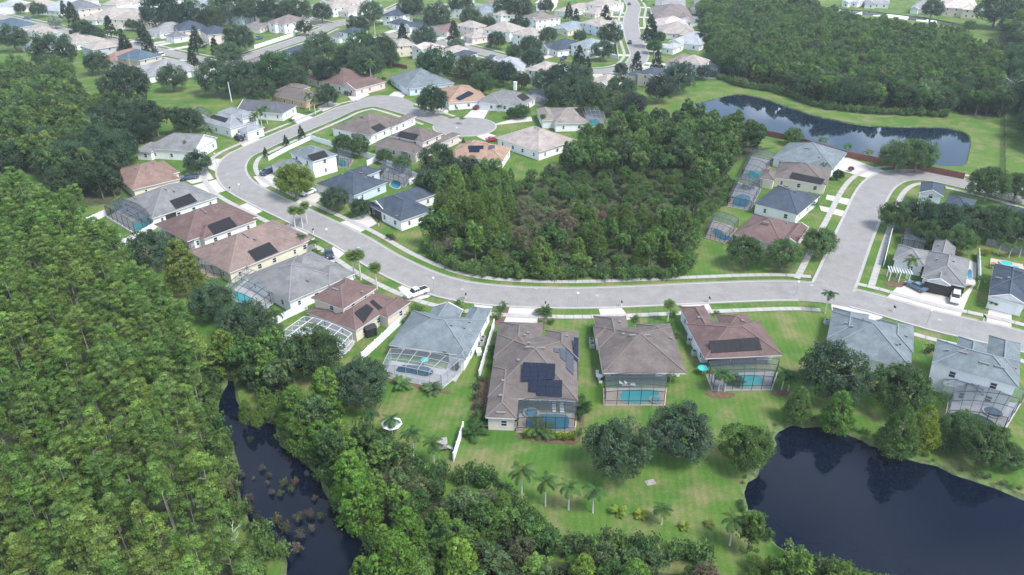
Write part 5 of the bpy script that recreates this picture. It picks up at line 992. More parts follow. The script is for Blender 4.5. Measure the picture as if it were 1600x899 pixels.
def k_fan(i):       # fan palm with round head, height 7
    parts = []
    for j in range(38):
        el = 1.4-2.1*(j/37)**.9; frond(parts, (0, 0, 6.95), 2*math.pi*j*.382, el+rng.uniform(-.1, .1), rng.uniform(1.35, 1.75), rng.uniform(.5, 1.0), .62, np.ones(3)*rng.uniform(.75, 1.3) if j < 34 else np.array([2.0, 1.4, .9]), 6, .15)
    parts.append(leaf_arrays([(0, 0, 7.05)], [.5], 50, .18, [(.7, .75, .6)], .5))
    b = MB(); b.tube([(0, 0, -.2), (0, 0, .4), (0, 0, 4), (0, 0, 6.9)], [.26, .18, .15, .14], 8); return parts, b, (2, 8)
def k_bushpalm(i):  # low clumping palm
    parts = []
    for j in range(22): frond(parts, (rng.uniform(-.3, .3), rng.uniform(-.3, .3), .4), rng.uniform(0, 6.3), rng.uniform(.5, 1.3), rng.uniform(1.5, 2.3), rng.uniform(1, 1.7), .4, np.ones(3)*rng.uniform(.8, 1.25), 9)
    b = MB(); b.tube([(0, 0, -.1), (0, 0, .6)], [.14, .08], 6); return parts, b, (2, 2.5)
KINDS = {'oak': (k_oak, 4), 'broad': (k_broad, 6), 'cypress': (k_cypress, 6), 'cone': (k_cone, 3), 'magnolia': (k_magnolia, 3), 'young': (k_young, 3), 'myrtle': (k_myrtle, 4), 'shrub': (k_shrub, 3), 'queen': (k_queen, 4), 'fan': (k_fan, 2), 'bushpalm': (k_bushpalm, 2)}
LIB = {}
for k, (fn, n) in KINDS.items():
    LIB[k] = []
    for i in range(n):
        parts, tb, dims = fn(i); crown = leaf_mesh(k+'_crown', parts); tr = tb.mesh(['palm_bark' if k in ('queen', 'fan') else 'pale_bark' if k in ('cypress', 'young') else 'bark'], k+'_trunk'); LIB[k].append((crown, tr, dims, parts, tb))
COLS = {'oak': [(0.067, 0.115, 0.055), (0.078, 0.131, 0.064), (0.060, 0.108, 0.055)], 'broad': [(0.084, 0.158, 0.048), (0.112, 0.196, 0.055), (0.067, 0.122, 0.048), (0.097, 0.149, 0.064), (0.131, 0.223, 0.055), (0.074, 0.139, 0.044)],
        'cypress': [(.118, .200, .050), (.130, .220, .052), (.104, .185, .050), (.150, .235, .056), (.122, .195, .056), (.160, .230, .060)], 'cone': [(0.093, 0.178, 0.043), (0.116, 0.209, 0.046), (0.163, 0.248, 0.046)],
        'magnolia': [(0.034, 0.056, 0.037), (0.043, 0.065, 0.040)], 'young': [(0.085, 0.132, 0.062), (0.078, 0.139, 0.054)], 'myrtle': [(0.124, 0.109, 0.070), (0.101, 0.116, 0.059), (0.147, 0.124, 0.085), (0.093, 0.132, 0.053), (0.116, 0.147, 0.070), (0.078, 0.116, 0.046)],
        'shrub': [(0.085, 0.163, 0.043), (0.062, 0.116, 0.043), (0.132, 0.209, 0.039)], 'queen': [(.060, .120, .040), (.070, .130, .042), (.050, .105, .042)], 'fan': [(.11, .165, .05), (.12, .175, .055)], 'bushpalm': [(.05, .10, .03)]}
NAMES = {'oak': 'oak_tree', 'broad': 'broadleaf_tree', 'cypress': 'cypress_tree', 'cone': 'pond_cypress', 'magnolia': 'magnolia_tree', 'young': 'young_tree', 'myrtle': 'swamp_shrub', 'shrub': 'shrub', 'queen': 'palm_tree', 'fan': 'palm_tree', 'bushpalm': 'palm_shrub'}
CATS = {'oak': 'tree', 'broad': 'tree', 'cypress': 'tree', 'cone': 'tree', 'magnolia': 'tree', 'young': 'tree', 'myrtle': 'shrub', 'shrub': 'shrub', 'queen': 'palm', 'fan': 'palm', 'bushpalm': 'palm'}
USED = {}
WORD = {'oak': 'dark green rounded oak', 'broad': 'leafy green tree', 'cypress': 'feathery light green cypress', 'cone': 'full cone-shaped cypress', 'magnolia': 'very dark cone-shaped magnolia', 'young': 'small open-crowned yard tree', 'myrtle': 'low domed brownish swamp shrub', 'shrub': 'small garden shrub', 'queen': 'feather palm with pale trunk', 'fan': 'tall fan palm', 'bushpalm': 'low clumping palm'}
def uniq(lab, x, y):
    """make an automatic label single out one thing by what it stands next to"""
    if lab not in USED: USED[lab] = 1; return lab
    for add in ('smaller companion of the ', 'outer neighbour of the ', 'farther neighbour of the ', 'third neighbour of the '):
        if add+lab not in USED: USED[add+lab] = 1; return add+lab
    return None
def plant(kind, loc, sx, sz=None, col=None, label=None, group=None, var=None):
    i = int(rng.integers(len(LIB[kind]))) if var is None else var; crown, tr, dims = LIB[kind][i][:3]; sz = sz or sx
    if label is None and group is None:
        x, y = proj(loc+Vector((0, 0, dims[1]*sz*.5))); Hn = min(HOUSES, key=lambda h: (h.c[0]-x)**2+(1.6*(h.c[1]-y))**2)
        dx, dy = x-Hn.c[0], y-Hn.c[1]; rel = ('right of' if dx > 0 else 'left of') if abs(dx) > abs(dy) else ('behind' if dy < 0 else 'in front of'); size = '' if kind in ('queen', 'fan', 'shrub', 'bushpalm', 'young') else ('large ' if dims[0]*sx > 4.5 else 'small ' if dims[0]*sx < 2.6 else '')
        label = uniq(('%s%s %s the %s' % (size, WORD[kind], rel, Hn.short)), x, y)
        if label is None: label = '%s among the planting near the %s' % (WORD[kind], Hn.short); group = label
        label = ' '.join(label.split()[:16])
    o = thing(NAMES[kind], label, CATS[kind], loc, float(rng.uniform(0, 6.28)), group); o.scale = (sx, sx, sz)
    c = link('crown', crown, o); cc = [q*1.45 if col not in (DK, MD) else q for q in col] if col else COLS[kind][int(rng.integers(len(COLS[kind])))]; j = rng.uniform(.965, 1.035, 3)*rng.uniform(.85, 1.15)
    c.color = (*[float(a*b_) for a, b_ in zip(cc, j)], 1); link('stem' if kind in ('shrub', 'myrtle', 'bushpalm') else 'trunk', tr, o); return o
def tree(kind, cx, cy, w, label=None, col=None, tall=1.0, group=None):
    """cx, cy: crown centre in the photo, w: crown width in photo pixels"""
    R, H = LIB[kind][0][2]; hc = H*.58; s = 1.0
    for _ in range(6): s = w/2/ppm(cx, cy, hc*s*tall)/R
    p = G(cx, cy, hc*s*tall); p.z = 0; return plant(kind, p, s, s*tall, col, label, group)
def palm(kind, base, top, label=None, col=None, wide=None):
    h = max(1.2, height_of(base, top)); sz = h/7.4; b = G(*base); s = wide or min(1.15, max(.6, .45+sz*.5))*(1.15 if kind == 'fan' else 1); return plant(kind, b, s, sz, col, label)
DK, MD, YG = (.076, .122, .068), (.096, .160, .062), (.14, .2, .04)
# ---- trees one can tell apart
T = [('oak', 967, 697, 108, 'great round dark oak on the near lawn, left of the two', DK), ('oak', 1064, 672, 104, 'great dark oak right of the round lawn oak', DK), ('oak', 1167, 696, 84, 'full bright green tree at the left end of the pond', (.068, .118, .034)),
 ('cone', 1250, 628, 48, 'rounded mid-green tree at the upper left pond shore', (.070, .115, .034)), ('cone', 1313, 638, 56, 'bright green pointed tree on the pond shore', (.075, .15, .03)), ('cone', 1410, 668, 66, 'green cypress of the touching pair on the pond shore', (.06, .11, .03)), ('cone', 1446, 662, 58, 'yellow-green cypress of the touching pair on the pond shore', (.135, .175, .03)),
 ('oak', 1305, 578, 108, 'big dark oak over the wide blue-grey roof corner', DK), ('oak', 1410, 604, 92, 'dark oak between the two blue-grey roofed houses', MD), ('oak', 1505, 668, 66, None, MD), ('oak', 1540, 690, 80, 'dark tree clump at the pond shore below the round spa', MD), ('oak', 1578, 712, 50, None, MD), ('young', 1476, 625, 30, None, MD),
 ('oak', 490, 547, 92, 'dense green oak below the white pool cage', (.045, .080, .032)), ('oak', 560, 597, 92, 'dark oak at the left end of the back lawn', DK), ('cone', 508, 606, 66, 'tall pointed light green cypress above the dark channel', (.085, .15, .028)), ('oak', 330, 468, 72, 'dark oak between cypress wood and the pale cage', DK), ('oak', 378, 500, 80, 'dark oak left of the white vinyl fence', DK), ('oak', 232, 388, 72, 'dark green oak at the corner of the play lawn', DK),
 ('cone', 281, 408, 66, 'tall yellowing tree between play lawn and pale cage', (.105, .138, .034)), ('cone', 348, 545, 60, 'yellow-green cypress at the wood edge near the channel', (.10, .15, .03)), ('oak', 420, 520, 50, None, DK), ('oak', 1166, 391, 58, 'leftmost of three oaks below the purplish-brown roof', MD), ('oak', 1226, 395, 56, 'middle one of three oaks below the purplish-brown roof', MD), ('oak', 1281, 377, 54, 'rightmost of three oaks below the purplish-brown roof', MD),
 ('oak', 1406, 241, 56, 'left half of the double oak at the lake fence', MD), ('oak', 1437, 240, 58, 'right half of the double oak at the lake fence', MD), ('oak', 1548, 284, 62, 'spreading oak by the right bend', MD), ('oak', 1592, 290, 52, None, MD), ('oak', 1402, 335, 52, 'first oak of the row beside the right street', MD), ('oak', 1440, 334, 58, None, DK), ('oak', 1478, 342, 66, None, DK), ('oak', 1520, 346, 68, None, DK), ('oak', 1562, 345, 66, None, MD), ('oak', 1596, 352, 60, None, DK), ('oak', 1500, 372, 52, None, MD), ('oak', 1450, 362, 46, None, MD),
 ('young', 1519, 383, 30, 'bright green young tree behind the tan forecourt house', (.06, .15, .03)), ('oak', 1240, 212, 30, 'small bright tree between brown fence and lake', (.06, .12, .03)), ('young', 1286, 222, 18, None, (.08, .14, .04)), ('young', 1324, 232, 18, None, (.05, .14, .03)), ('young', 1357, 240, 18, None, (.12, .15, .04)),
 ('oak', 676, 154, 50, 'dense oak beside the pale orange roof', (.036, .062, .034)), ('oak', 510, 147, 38, 'greyish oak in front of the red-brown elbow roof', (.05, .075, .045)), ('oak', 308, 252, 42, 'grey-green oak before the long white wall', (.05, .075, .045)), ('oak', 459, 279, 62, 'round yellowing tree in front of the bend house', (.10, .14, .03)), ('oak', 522, 309, 44, 'grey-green oak before the slate-roofed pale blue house', (.055, .085, .05)), ('oak', 563, 323, 34, 'small oak on the slate gable house lawn', (.05, .08, .045)),
 ('oak', 683, 246, 58, 'dark oak beside the orange solar roof', DK), ('oak', 728, 262, 46, None, (.045, .07, .04)), ('oak', 663, 285, 40, None, DK), ('oak', 268, 119, 46, 'round dark tree in the upper left field', DK), ('oak', 335, 117, 62, 'wide dark oak at the field edge', DK), ('oak', 372, 120, 60, None, DK), ('oak', 195, 130, 76, 'big grey-green oak at the left of the field', (.042, .066, .04)), ('oak', 82, 78, 68, 'wide oak before the blue-green roof', DK), ('oak', 18, 57, 46, 'dark oak at the left edge near the teal roof', DK),
 ('oak', 150, 96, 40, None, DK), ('oak', 402, 140, 50, None, DK), ('oak', 372, 58, 50, 'large oak behind the slate roofs, upper left', (.04, .07, .04)), ('oak', 358, 83, 42, 'paler oak beside the far left street end', (.07, .11, .06)), ('oak', 250, 15, 66, None, (.03, .055, .035)), ('oak', 300, 22, 54, None, (.03, .055, .035)), ('oak', 330, 28, 40, None, (.05, .08, .04)), ('oak', 355, 7, 60, None, DK), ('oak', 395, 12, 46, None, DK), ('oak', 425, 15, 46, None, (.035, .06, .036)), ('oak', 460, 14, 52, None, DK), ('oak', 502, 18, 34, None, DK), ('oak', 474, 42, 26, None, (.045, .07, .04)),
 ('oak', 580, 18, 40, None, DK), ('oak', 560, 40, 38, None, DK), ('oak', 430, 106, 66, 'broad green tree between the pale blue house and the brown roof', (.035, .075, .03)), ('oak', 385, 115, 50, None, DK), ('oak', 478, 98, 56, None, DK), ('oak', 500, 72, 52, None, DK), ('oak', 545, 88, 50, None, (.045, .07, .04)), ('oak', 572, 97, 60, None, DK), ('oak', 595, 75, 52, None, DK), ('oak', 565, 68, 50, None, (.045, .09, .035)), ('oak', 455, 118, 50, None, DK), ('oak', 512, 110, 46, None, (.03, .05, .03)), ('oak', 610, 90, 30, None, DK),
 ('magnolia', 668, 45, 26, 'tall dark cone tree before the slate roof, centre left', None), ('magnolia', 709, 52, 28, 'tall dark cone tree between brown and beige roofs', None), ('magnolia', 629, 53, 24, 'dark cone tree at the far drive', None), ('oak', 663, 57, 40, None, (.05, .085, .055)), ('oak', 714, 70, 26, 'pale willow-like tree before the far slate roof', (.085, .12, .085)), ('oak', 640, 10, 44, None, DK), ('oak', 683, 22, 46, None, DK), ('oak', 735, 26, 36, None, DK), ('oak', 720, 5, 40, None, DK), ('oak', 762, 36, 28, None, DK),
 ('oak', 682, 98, 62, 'big round oak below the pinkish roofed house', (.035, .075, .035)), ('oak', 733, 105, 46, None, (.06, .09, .035)), ('oak', 760, 110, 48, None, DK), ('oak', 786, 112, 44, None, (.035, .06, .04)), ('oak', 752, 130, 40, None, (.045, .08, .035)), ('oak', 776, 61, 30, None, (.05, .08, .045)), ('oak', 790, 10, 42, None, DK), ('oak', 812, 12, 44, None, DK), ('oak', 853, 8, 26, None, (.055, .08, .05)), ('magnolia', 889, 17, 18, None, None), ('magnolia', 900, 26, 18, None, None), ('magnolia', 946, 26, 26, 'tall dark tree by the far fenced corner yard', None),
 ('oak', 812, 38, 34, None, (.04, .07, .05)), ('oak', 829, 70, 36, None, DK), ('oak', 803, 80, 26, None, DK), ('oak', 832, 90, 36, None, (.045, .075, .045)), ('oak', 857, 54, 30, None, DK), ('oak', 906, 56, 22, None, DK), ('oak', 955, 52, 40, 'oak between the blue house and the curve', (.045, .075, .04)), ('oak', 942, 77, 36, 'single oak on the far corner lawn', (.05, .085, .05)), ('magnolia', 905, 88, 26, 'dark star-shaped tree before the blue-grey house', None), ('magnolia', 918, 102, 20, None, None), ('magnolia', 995, 97, 24, 'dark tree beside the far street end', None), ('magnolia', 1027, 93, 22, None, None), ('oak', 970, 107, 22, None, (.04, .06, .04)),
 ('magnolia', 1017, 45, 32, 'tall dark tree beside the wide grey-brown roofs', None), ('oak', 1030, 58, 22, None, (.05, .1, .04)), ('oak', 1022, 72, 24, None, (.04, .085, .035)), ('oak', 1062, 118, 54, 'grey-green oak beside the end house lawn', (.045, .07, .05)), ('oak', 1032, 136, 48, 'dark tree clump on the lawn above the preserve', (.03, .045, .032)), ('oak', 1095, 60, 24, None, (.035, .055, .045)), ('oak', 1100, 112, 26, None, (.04, .06, .05)),
 ('oak', 880, 120, 56, None, (.035, .06, .04)), ('oak', 905, 118, 44, None, DK), ('oak', 895, 142, 66, None, DK), ('oak', 970, 137, 50, 'dark oak beside the taupe roof above the preserve', DK), ('oak', 925, 150, 50, None, (.045, .075, .035)), ('oak', 955, 158, 46, None, (.07, .10, .05)), ('oak', 990, 162, 44, None, (.05, .06, .05)), ('oak', 850, 125, 40, None, DK), ('oak', 866, 146, 34, None, DK), ('oak', 815, 125, 30, None, (.05, .07, .03)),
 ('oak', 1458, 12, 34, 'round dark tree beside the cream two-storey house', DK), ('oak', 1560, 12, 60, None, DK), ('oak', 1592, 20, 50, None, DK), ('oak', 1516, 40, 20, None, MD), ('oak', 1250, 8, 44, None, DK), ('magnolia', 170, 40, 22, 'dark tree at the beige far house front', None), ('magnolia', 193, 65, 26, None, None), ('magnolia', 230, 70, 30, None, None), ('magnolia', 222, 48, 24, None, None), ('magnolia', 305, 60, 28, 'dark cone tree before the pinkish slate house', None), ('magnolia', 335, 73, 20, None, None), ('magnolia', 299, 89, 22, 'dark cone tree beside the far left street', None),
 ('oak', 130, 48, 40, None, (.035, .06, .035)), ('oak', 150, 53, 28, None, DK), ('magnolia', 112, 20, 24, None, None), ('magnolia', 100, 15, 20, None, None), ('oak', 30, 12, 18, None, DK), ('oak', 58, 14, 26, None, DK), ('oak', 205, 38, 20, None, DK), ('oak', 85, 34, 22, 'pale silvery tree beside the far left street', (.20, .24, .17)), ('oak', 415, 35, 20, None, DK),
 ('young', 1290, 262, 20, None, MD), ('oak', 1310, 273, 18, 'round dark shrub tree at the right street lawn', (.03, .05, .03)), ('oak', 1330, 264, 9, 'small reddish shrub tree by the pale forecourt', (.14, .05, .06)), ('young', 1272, 322, 18, None, (.05, .11, .04)), ('magnolia', 470, 206, 14, 'first small magnolia outside the bend fence', (.03, .055, .035)), ('magnolia', 446, 219, 12, 'second small magnolia outside the bend fence', (.03, .055, .035)), ('magnolia', 414, 237, 10, 'third small magnolia outside the bend fence', (.03, .055, .035)),
 ('oak', 560, 227, 36, None, MD), ('oak', 535, 222, 32, None, (.05, .085, .03)), ('oak', 600, 243, 26, None, MD), ('oak', 627, 255, 30, None, MD), ('oak', 815, 173, 26, None, (.04, .09, .03)), ('oak', 800, 176, 20, None, (.04, .08, .03)), ('magnolia', 724, 221, 7, None, None), ('young', 650, 483, 24, 'bright green shrub tree beside the white work truck', (.06, .14, .035)), ('young', 1048, 590, 26, None, (.07, .12, .04)), ('young', 680, 603, 14, 'small pale tree at the grey cage corner', (.09, .11, .07)),
 ('oak', 1262, 20, 30, None, DK), ('oak', 1478, 695, 30, None, MD)]
for k, x, y, w_, lab, col in T: tree(k, x, y, w_, lab, col)
# ---- palms: base and top of trunk in the photo
for k, b_, t, lab in [('queen', (815, 785), (815, 735), 'tallest palm at the left of the lawn palm row'), ('queen', (852, 791), (855, 752), 'second palm of the lawn row'), ('queen', (888, 797), (888, 760), 'third palm of the lawn row'), ('queen', (926, 802), (929, 766), 'fourth palm of the lawn row, with yellowing fronds'),
 ('queen', (1033, 820), (1037, 795), 'yellow-skirted small palm on the lawn'), ('queen', (1140, 853), (1150, 812), 'leaning palm at the pond corner'), ('queen', (646, 713), (649, 675), 'palm above the bushes on the back lawn'), ('queen', (678, 728), (678, 692), 'palm near the wooden play set'), ('queen', (582, 671), (582, 646), 'bright palm at the left end of the back lawn'),
 ('queen', (613, 683), (616, 655), 'palm beside the white parasol'), ('fan', (1043, 503), (1040, 474), 'fan palm between the grey hip roof and the brown roof'), ('queen', (1289, 490), (1300, 458), 'tall palm beside the road right of the lawn'), ('queen', (1122, 612), (1118, 582), 'left palm before the wide pale cage'), ('queen', (1132, 612), (1134, 586), 'second palm before the wide pale cage'), ('queen', (1221, 610), (1222, 582), 'right palm before the wide pale cage'),
 ('queen', (1231, 612), (1234, 590), 'outer right palm by the wide pale cage'), ('fan', (462, 360), (456, 327), 'left fan palm of three beside the left street'), ('fan', (473, 357), (470, 328), 'middle fan palm of three beside the left street'), ('fan', (480, 350), (481, 320), 'right fan palm of three beside the left street'), ('queen', (472, 392), (470, 368), 'palm at the street end of the tan-brown roof'), ('queen', (492, 394), (494, 378), 'bushy palm by the street, right of the tan-brown roof'),
 ('fan', (554, 436), (549, 397), 'left fan palm behind the cream house'), ('fan', (564, 438), (566, 396), 'right fan palm behind the cream house'), ('fan', (589, 452), (589, 416), 'single fan palm at the street lawn'), ('queen', (431, 575), (427, 530), 'pale-trunked palm in the shaded left yard'), ('queen', (401, 565), (401, 540), 'short palm in the shaded left yard'), ('queen', (435, 528), (430, 487), 'palm beside the white vinyl fence'),
 ('queen', (1417, 436), (1420, 405), 'palm at the white pergola'), ('queen', (1441, 444), (1442, 428), 'small palm at the brown garage door'), ('queen', (1559, 398), (1568, 378), 'left one of three palms at the grey fence'), ('queen', (1576, 403), (1583, 384), 'middle one of three palms at the grey fence'), ('queen', (1592, 402), (1600, 384), 'right one of three palms at the grey fence'), ('queen', (1527, 452), (1529, 436), 'palm beside the slate roof at right'), ('queen', (1548, 483), (1550, 472), 'small palm left of the white garage'), ('queen', (1596, 486), (1599, 470), None),
 ('queen', (862, 159), (861, 134), 'bright palm before the dark trees near the chimneyed house'), ('queen', (503, 103), (502, 84), 'palm rising behind the red-brown elbow roof'), ('queen', (541, 106), (540, 94), 'yellow-green palm behind the red-brown roof'), ('queen', (547, 106), (548, 94), 'second yellow-green palm behind the red-brown roof'), ('queen', (581, 136), (581, 96), 'tall palm on the elbow lawn'), ('queen', (497, 117), (497, 100), None), ('queen', (522, 130), (522, 118), None),
 ('queen', (402, 208), (399, 180), 'left street palm at the blue-shuttered house'), ('queen', (410, 204), (408, 172), 'middle street palm at the blue-shuttered house'), ('queen', (418, 194), (414, 168), 'right street palm at the blue-shuttered house'), ('queen', (332, 230), (329, 202), 'yellow-skirted palm by the long white wall house'), ('queen', (359, 209), (357, 194), None), ('queen', (484, 173), (482, 148), 'left palm at the ochre brick house'), ('queen', (493, 179), (492, 156), 'right palm at the ochre brick house'), ('queen', (297, 245), (293, 221), 'palm before the grey roof outside the bend'), ('queen', (312, 244), (311, 230), None),
 ('queen', (72, 24), (70, 9), 'palm among the far top left houses'), ('queen', (650, 243), (652, 226), None), ('fan', (848, 200), (845, 181), 'fan palm at the taupe roof'), ('queen', (722, 195), (720, 184), None), ('queen', (628, 200), (640, 187), None), ('queen', (1005, 10), (1006, 2), None), ('fan', (586, 54), (590, 28), None), ('queen', (780, 176), (778, 166), None)]: palm(k, b_, t, lab)
for x, y, s_, col, lab in [(966, 803, .75, (.12, .17, .03), 'small yellow-green sapling palm left of the lawn'), (1001, 808, .6, (.16, .18, .03), 'yellow sapling palm on the lawn'), (1070, 826, .55, (.14, .18, .04), 'small pale sapling palm on the lawn'), (1109, 822, .5, (.12, .17, .04), 'tiny sapling palm right of the lawn'),
 (842, 678, 1.5, (.048, .085, .028), 'big palm clump in front of the blue pool'), (628, 606, 1.1, (.06, .12, .04), 'shrub palm at the grey cage front'), (676, 612, 1.1, (.07, .12, .05), 'shrub palm at the grey cage corner'), (752, 662, 1.2, None, 'palm shrub at the left corner of the solar array house'), (740, 680, 1.3, None, 'palm shrub at the end of the planted border'), (908, 640, 1.2, None, 'palm shrub at the right wall of the solar array house'), (850, 492, 1.1, None, 'palm shrub at the right of the broad driveway'),
 (462, 548, 1.2, None, None), (590, 590, 1.3, None, None), (1150, 600, 1.0, None, None), (560, 588, 1.0, None, None), (492, 405, 1.2, None, None), (1590, 448, 1.1, None, None), (608, 252, 1.1, None, None)]: plant('bushpalm', G(x, y), s_, s_, col, lab)
GS = [(825, 683, 1.0, (.11, .17, .02)), (856, 684, 1.0, (.06, .12, .03)), (866, 685, .9, (.12, .18, .02)), (874, 686, .9, (.13, .18, .02)), (882, 688, .9, (.14, .18, .02)), (890, 686, .9, (.11, .16, .02)), (896, 688, .8, (.12, .17, .03)), (903, 682, .9, (.05, .09, .03)), (770, 664, .9, (.05, .07, .03)), (783, 665, 1.0, (.05, .11, .03)), (795, 667, .8, (.10, .05, .03)),
      (748, 640, 1.2, (.05, .07, .035)), (744, 625, 1.2, (.05, .075, .035)), (746, 608, 1.1, (.05, .075, .04)), (752, 596, 1.0, (.05, .08, .03)), (765, 575, .9, (.045, .09, .03)), (767, 560, .9, (.045, .09, .03)), (768, 548, .8, (.045, .09, .03)), (776, 500, 1.1, (.06, .12, .03)), (782, 490, 1.1, (.05, .11, .03)), (788, 483, 1.1, (.06, .12, .03)), (846, 508, .9, (.05, .1, .03)), (860, 508, .9, (.05, .11, .03)), (906, 655, 1.0, (.04, .08, .03)), (907, 625, .9, (.04, .08, .03)),
      (655, 490, 1.2, (.06, .13, .03)), (640, 500, 1.0, (.05, .09, .03)), (633, 507, 1.0, (.05, .09, .03)), (718, 480, 1.2, (.07, .14, .03)), (722, 490, 1.0, (.06, .12, .03)), (1452, 553, 1.2, (.02, .04, .02)), (1044, 512, 1.2, (.06, .13, .03)), (1052, 495, 1.2, (.07, .14, .03)), (1056, 530, 1.0, (.05, .1, .03)), (1048, 520, 1.0, (.05, .1, .03)), (928, 520, 1.0, (.03, .06, .03)), (994, 503, 1.0, (.05, .1, .03)), (1120, 495, .9, (.05, .1, .03)), (1370, 510, .9, (.04, .09, .03)),
      (608, 374, 1.0, (.03, .05, .03)), (614, 376, .9, (.03, .06, .03)), (475, 484, .8, (.03, .06, .03)), (420, 498, 1.2, (.15, .03, .04)), (632, 137, 1.3, (.035, .06, .03)), (609, 132, 1.4, (.035, .07, .03)), (600, 128, 1.3, (.03, .06, .03)), (619, 135, 1.3, (.04, .07, .03)), (356, 209, 1.2, (.06, .11, .03)), (362, 212, 1.2, (.06, .12, .03)), (370, 216, 1.2, (.06, .12, .03)), (392, 210, 1.0, (.05, .1, .03)), (456, 193, 1.1, (.05, .11, .03)), (1288, 289, .9, (.04, .07, .03)), (862, 212, 1.2, (.03, .07, .03)), (920, 207, 1.0, (.03, .06, .03)),
      (448, 432, .9, (.05, .11, .03)), (438, 440, .9, (.05, .11, .03)), (428, 446, .9, (.05, .11, .03)), (418, 452, .9, (.05, .11, .03)), (1548, 420, 1.0, (.14, .15, .03)), (1540, 400, 1.1, (.12, .14, .03)), (1470, 300, 1.1, (.04, .08, .03)), (266, 105, 1.2, (.05, .1, .04)), (735, 150, 1.2, (.05, .1, .03)), (713, 172, .9, (.03, .06, .03)), (1130, 290, 1.4, (.03, .05, .02)), (1145, 293, 1.4, (.05, .07, .03)), (1160, 296, 1.4, (.05, .06, .03)), (1172, 298, 1.3, (.04, .06, .03))]
for x, y, s_, col in GS: plant('shrub', G(x, y), s_*1.15, s_*1.1, col)
# bare pale trees
def bare(label, base, top, sc=1):
    h = height_of(base, top); o = thing('dead_tree', label, 'tree', G(*base)); b = MB(); b.tube([(0, 0, -.2), (0, 0, h*.35), (.1*h*.2, 0, h*.75)], [.13, .09, .05], 6); tw = MB()
    for k in range(22):
        z = h*rng.uniform(.35, .85); a = rng.uniform(0, 6.28); l_ = h*rng.uniform(.12, .28); e = rng.uniform(.3, 1.2); p = Vector((0, 0, z)); q = p+Vector((math.cos(a)*math.cos(e), math.sin(a)*math.cos(e), math.sin(e)))*l_; tw.tube([p, (p+q)/2+Vector((0, 0, .1)), q], [.04, .03, .01], 4)
        for _ in range(3): a2 = a+rng.uniform(-1, 1); r_ = q+Vector((math.cos(a2), math.sin(a2), rng.uniform(.2, 1.2)))*l_*.5; tw.tube([q*.7+p*.3, r_], [.02, .008], 4)
    link('trunk', b.mesh(['dead']), o); link('bare_branches', tw.mesh(['dead']), o)
for t in [('bare white tree near the channel, lower left', (372, 862), (368, 822), 1.2), ('bare grey tree at the wood edge above the channel', (277, 660), (277, 622), 1.2), ('bare white tree at the front of the lakeside wood', (1436, 180), (1440, 134), 1.6), ('second bare tree leaning over the lake meadow', (1572, 172), (1578, 120), 1.8), ('bare trunk in the dark trees of the upper left wood', (158, 236), (140, 190), 1.6), ('bare tree in the middle of the lakeside wood', (1445, 80), (1440, 58), 2)]: bare(*t)
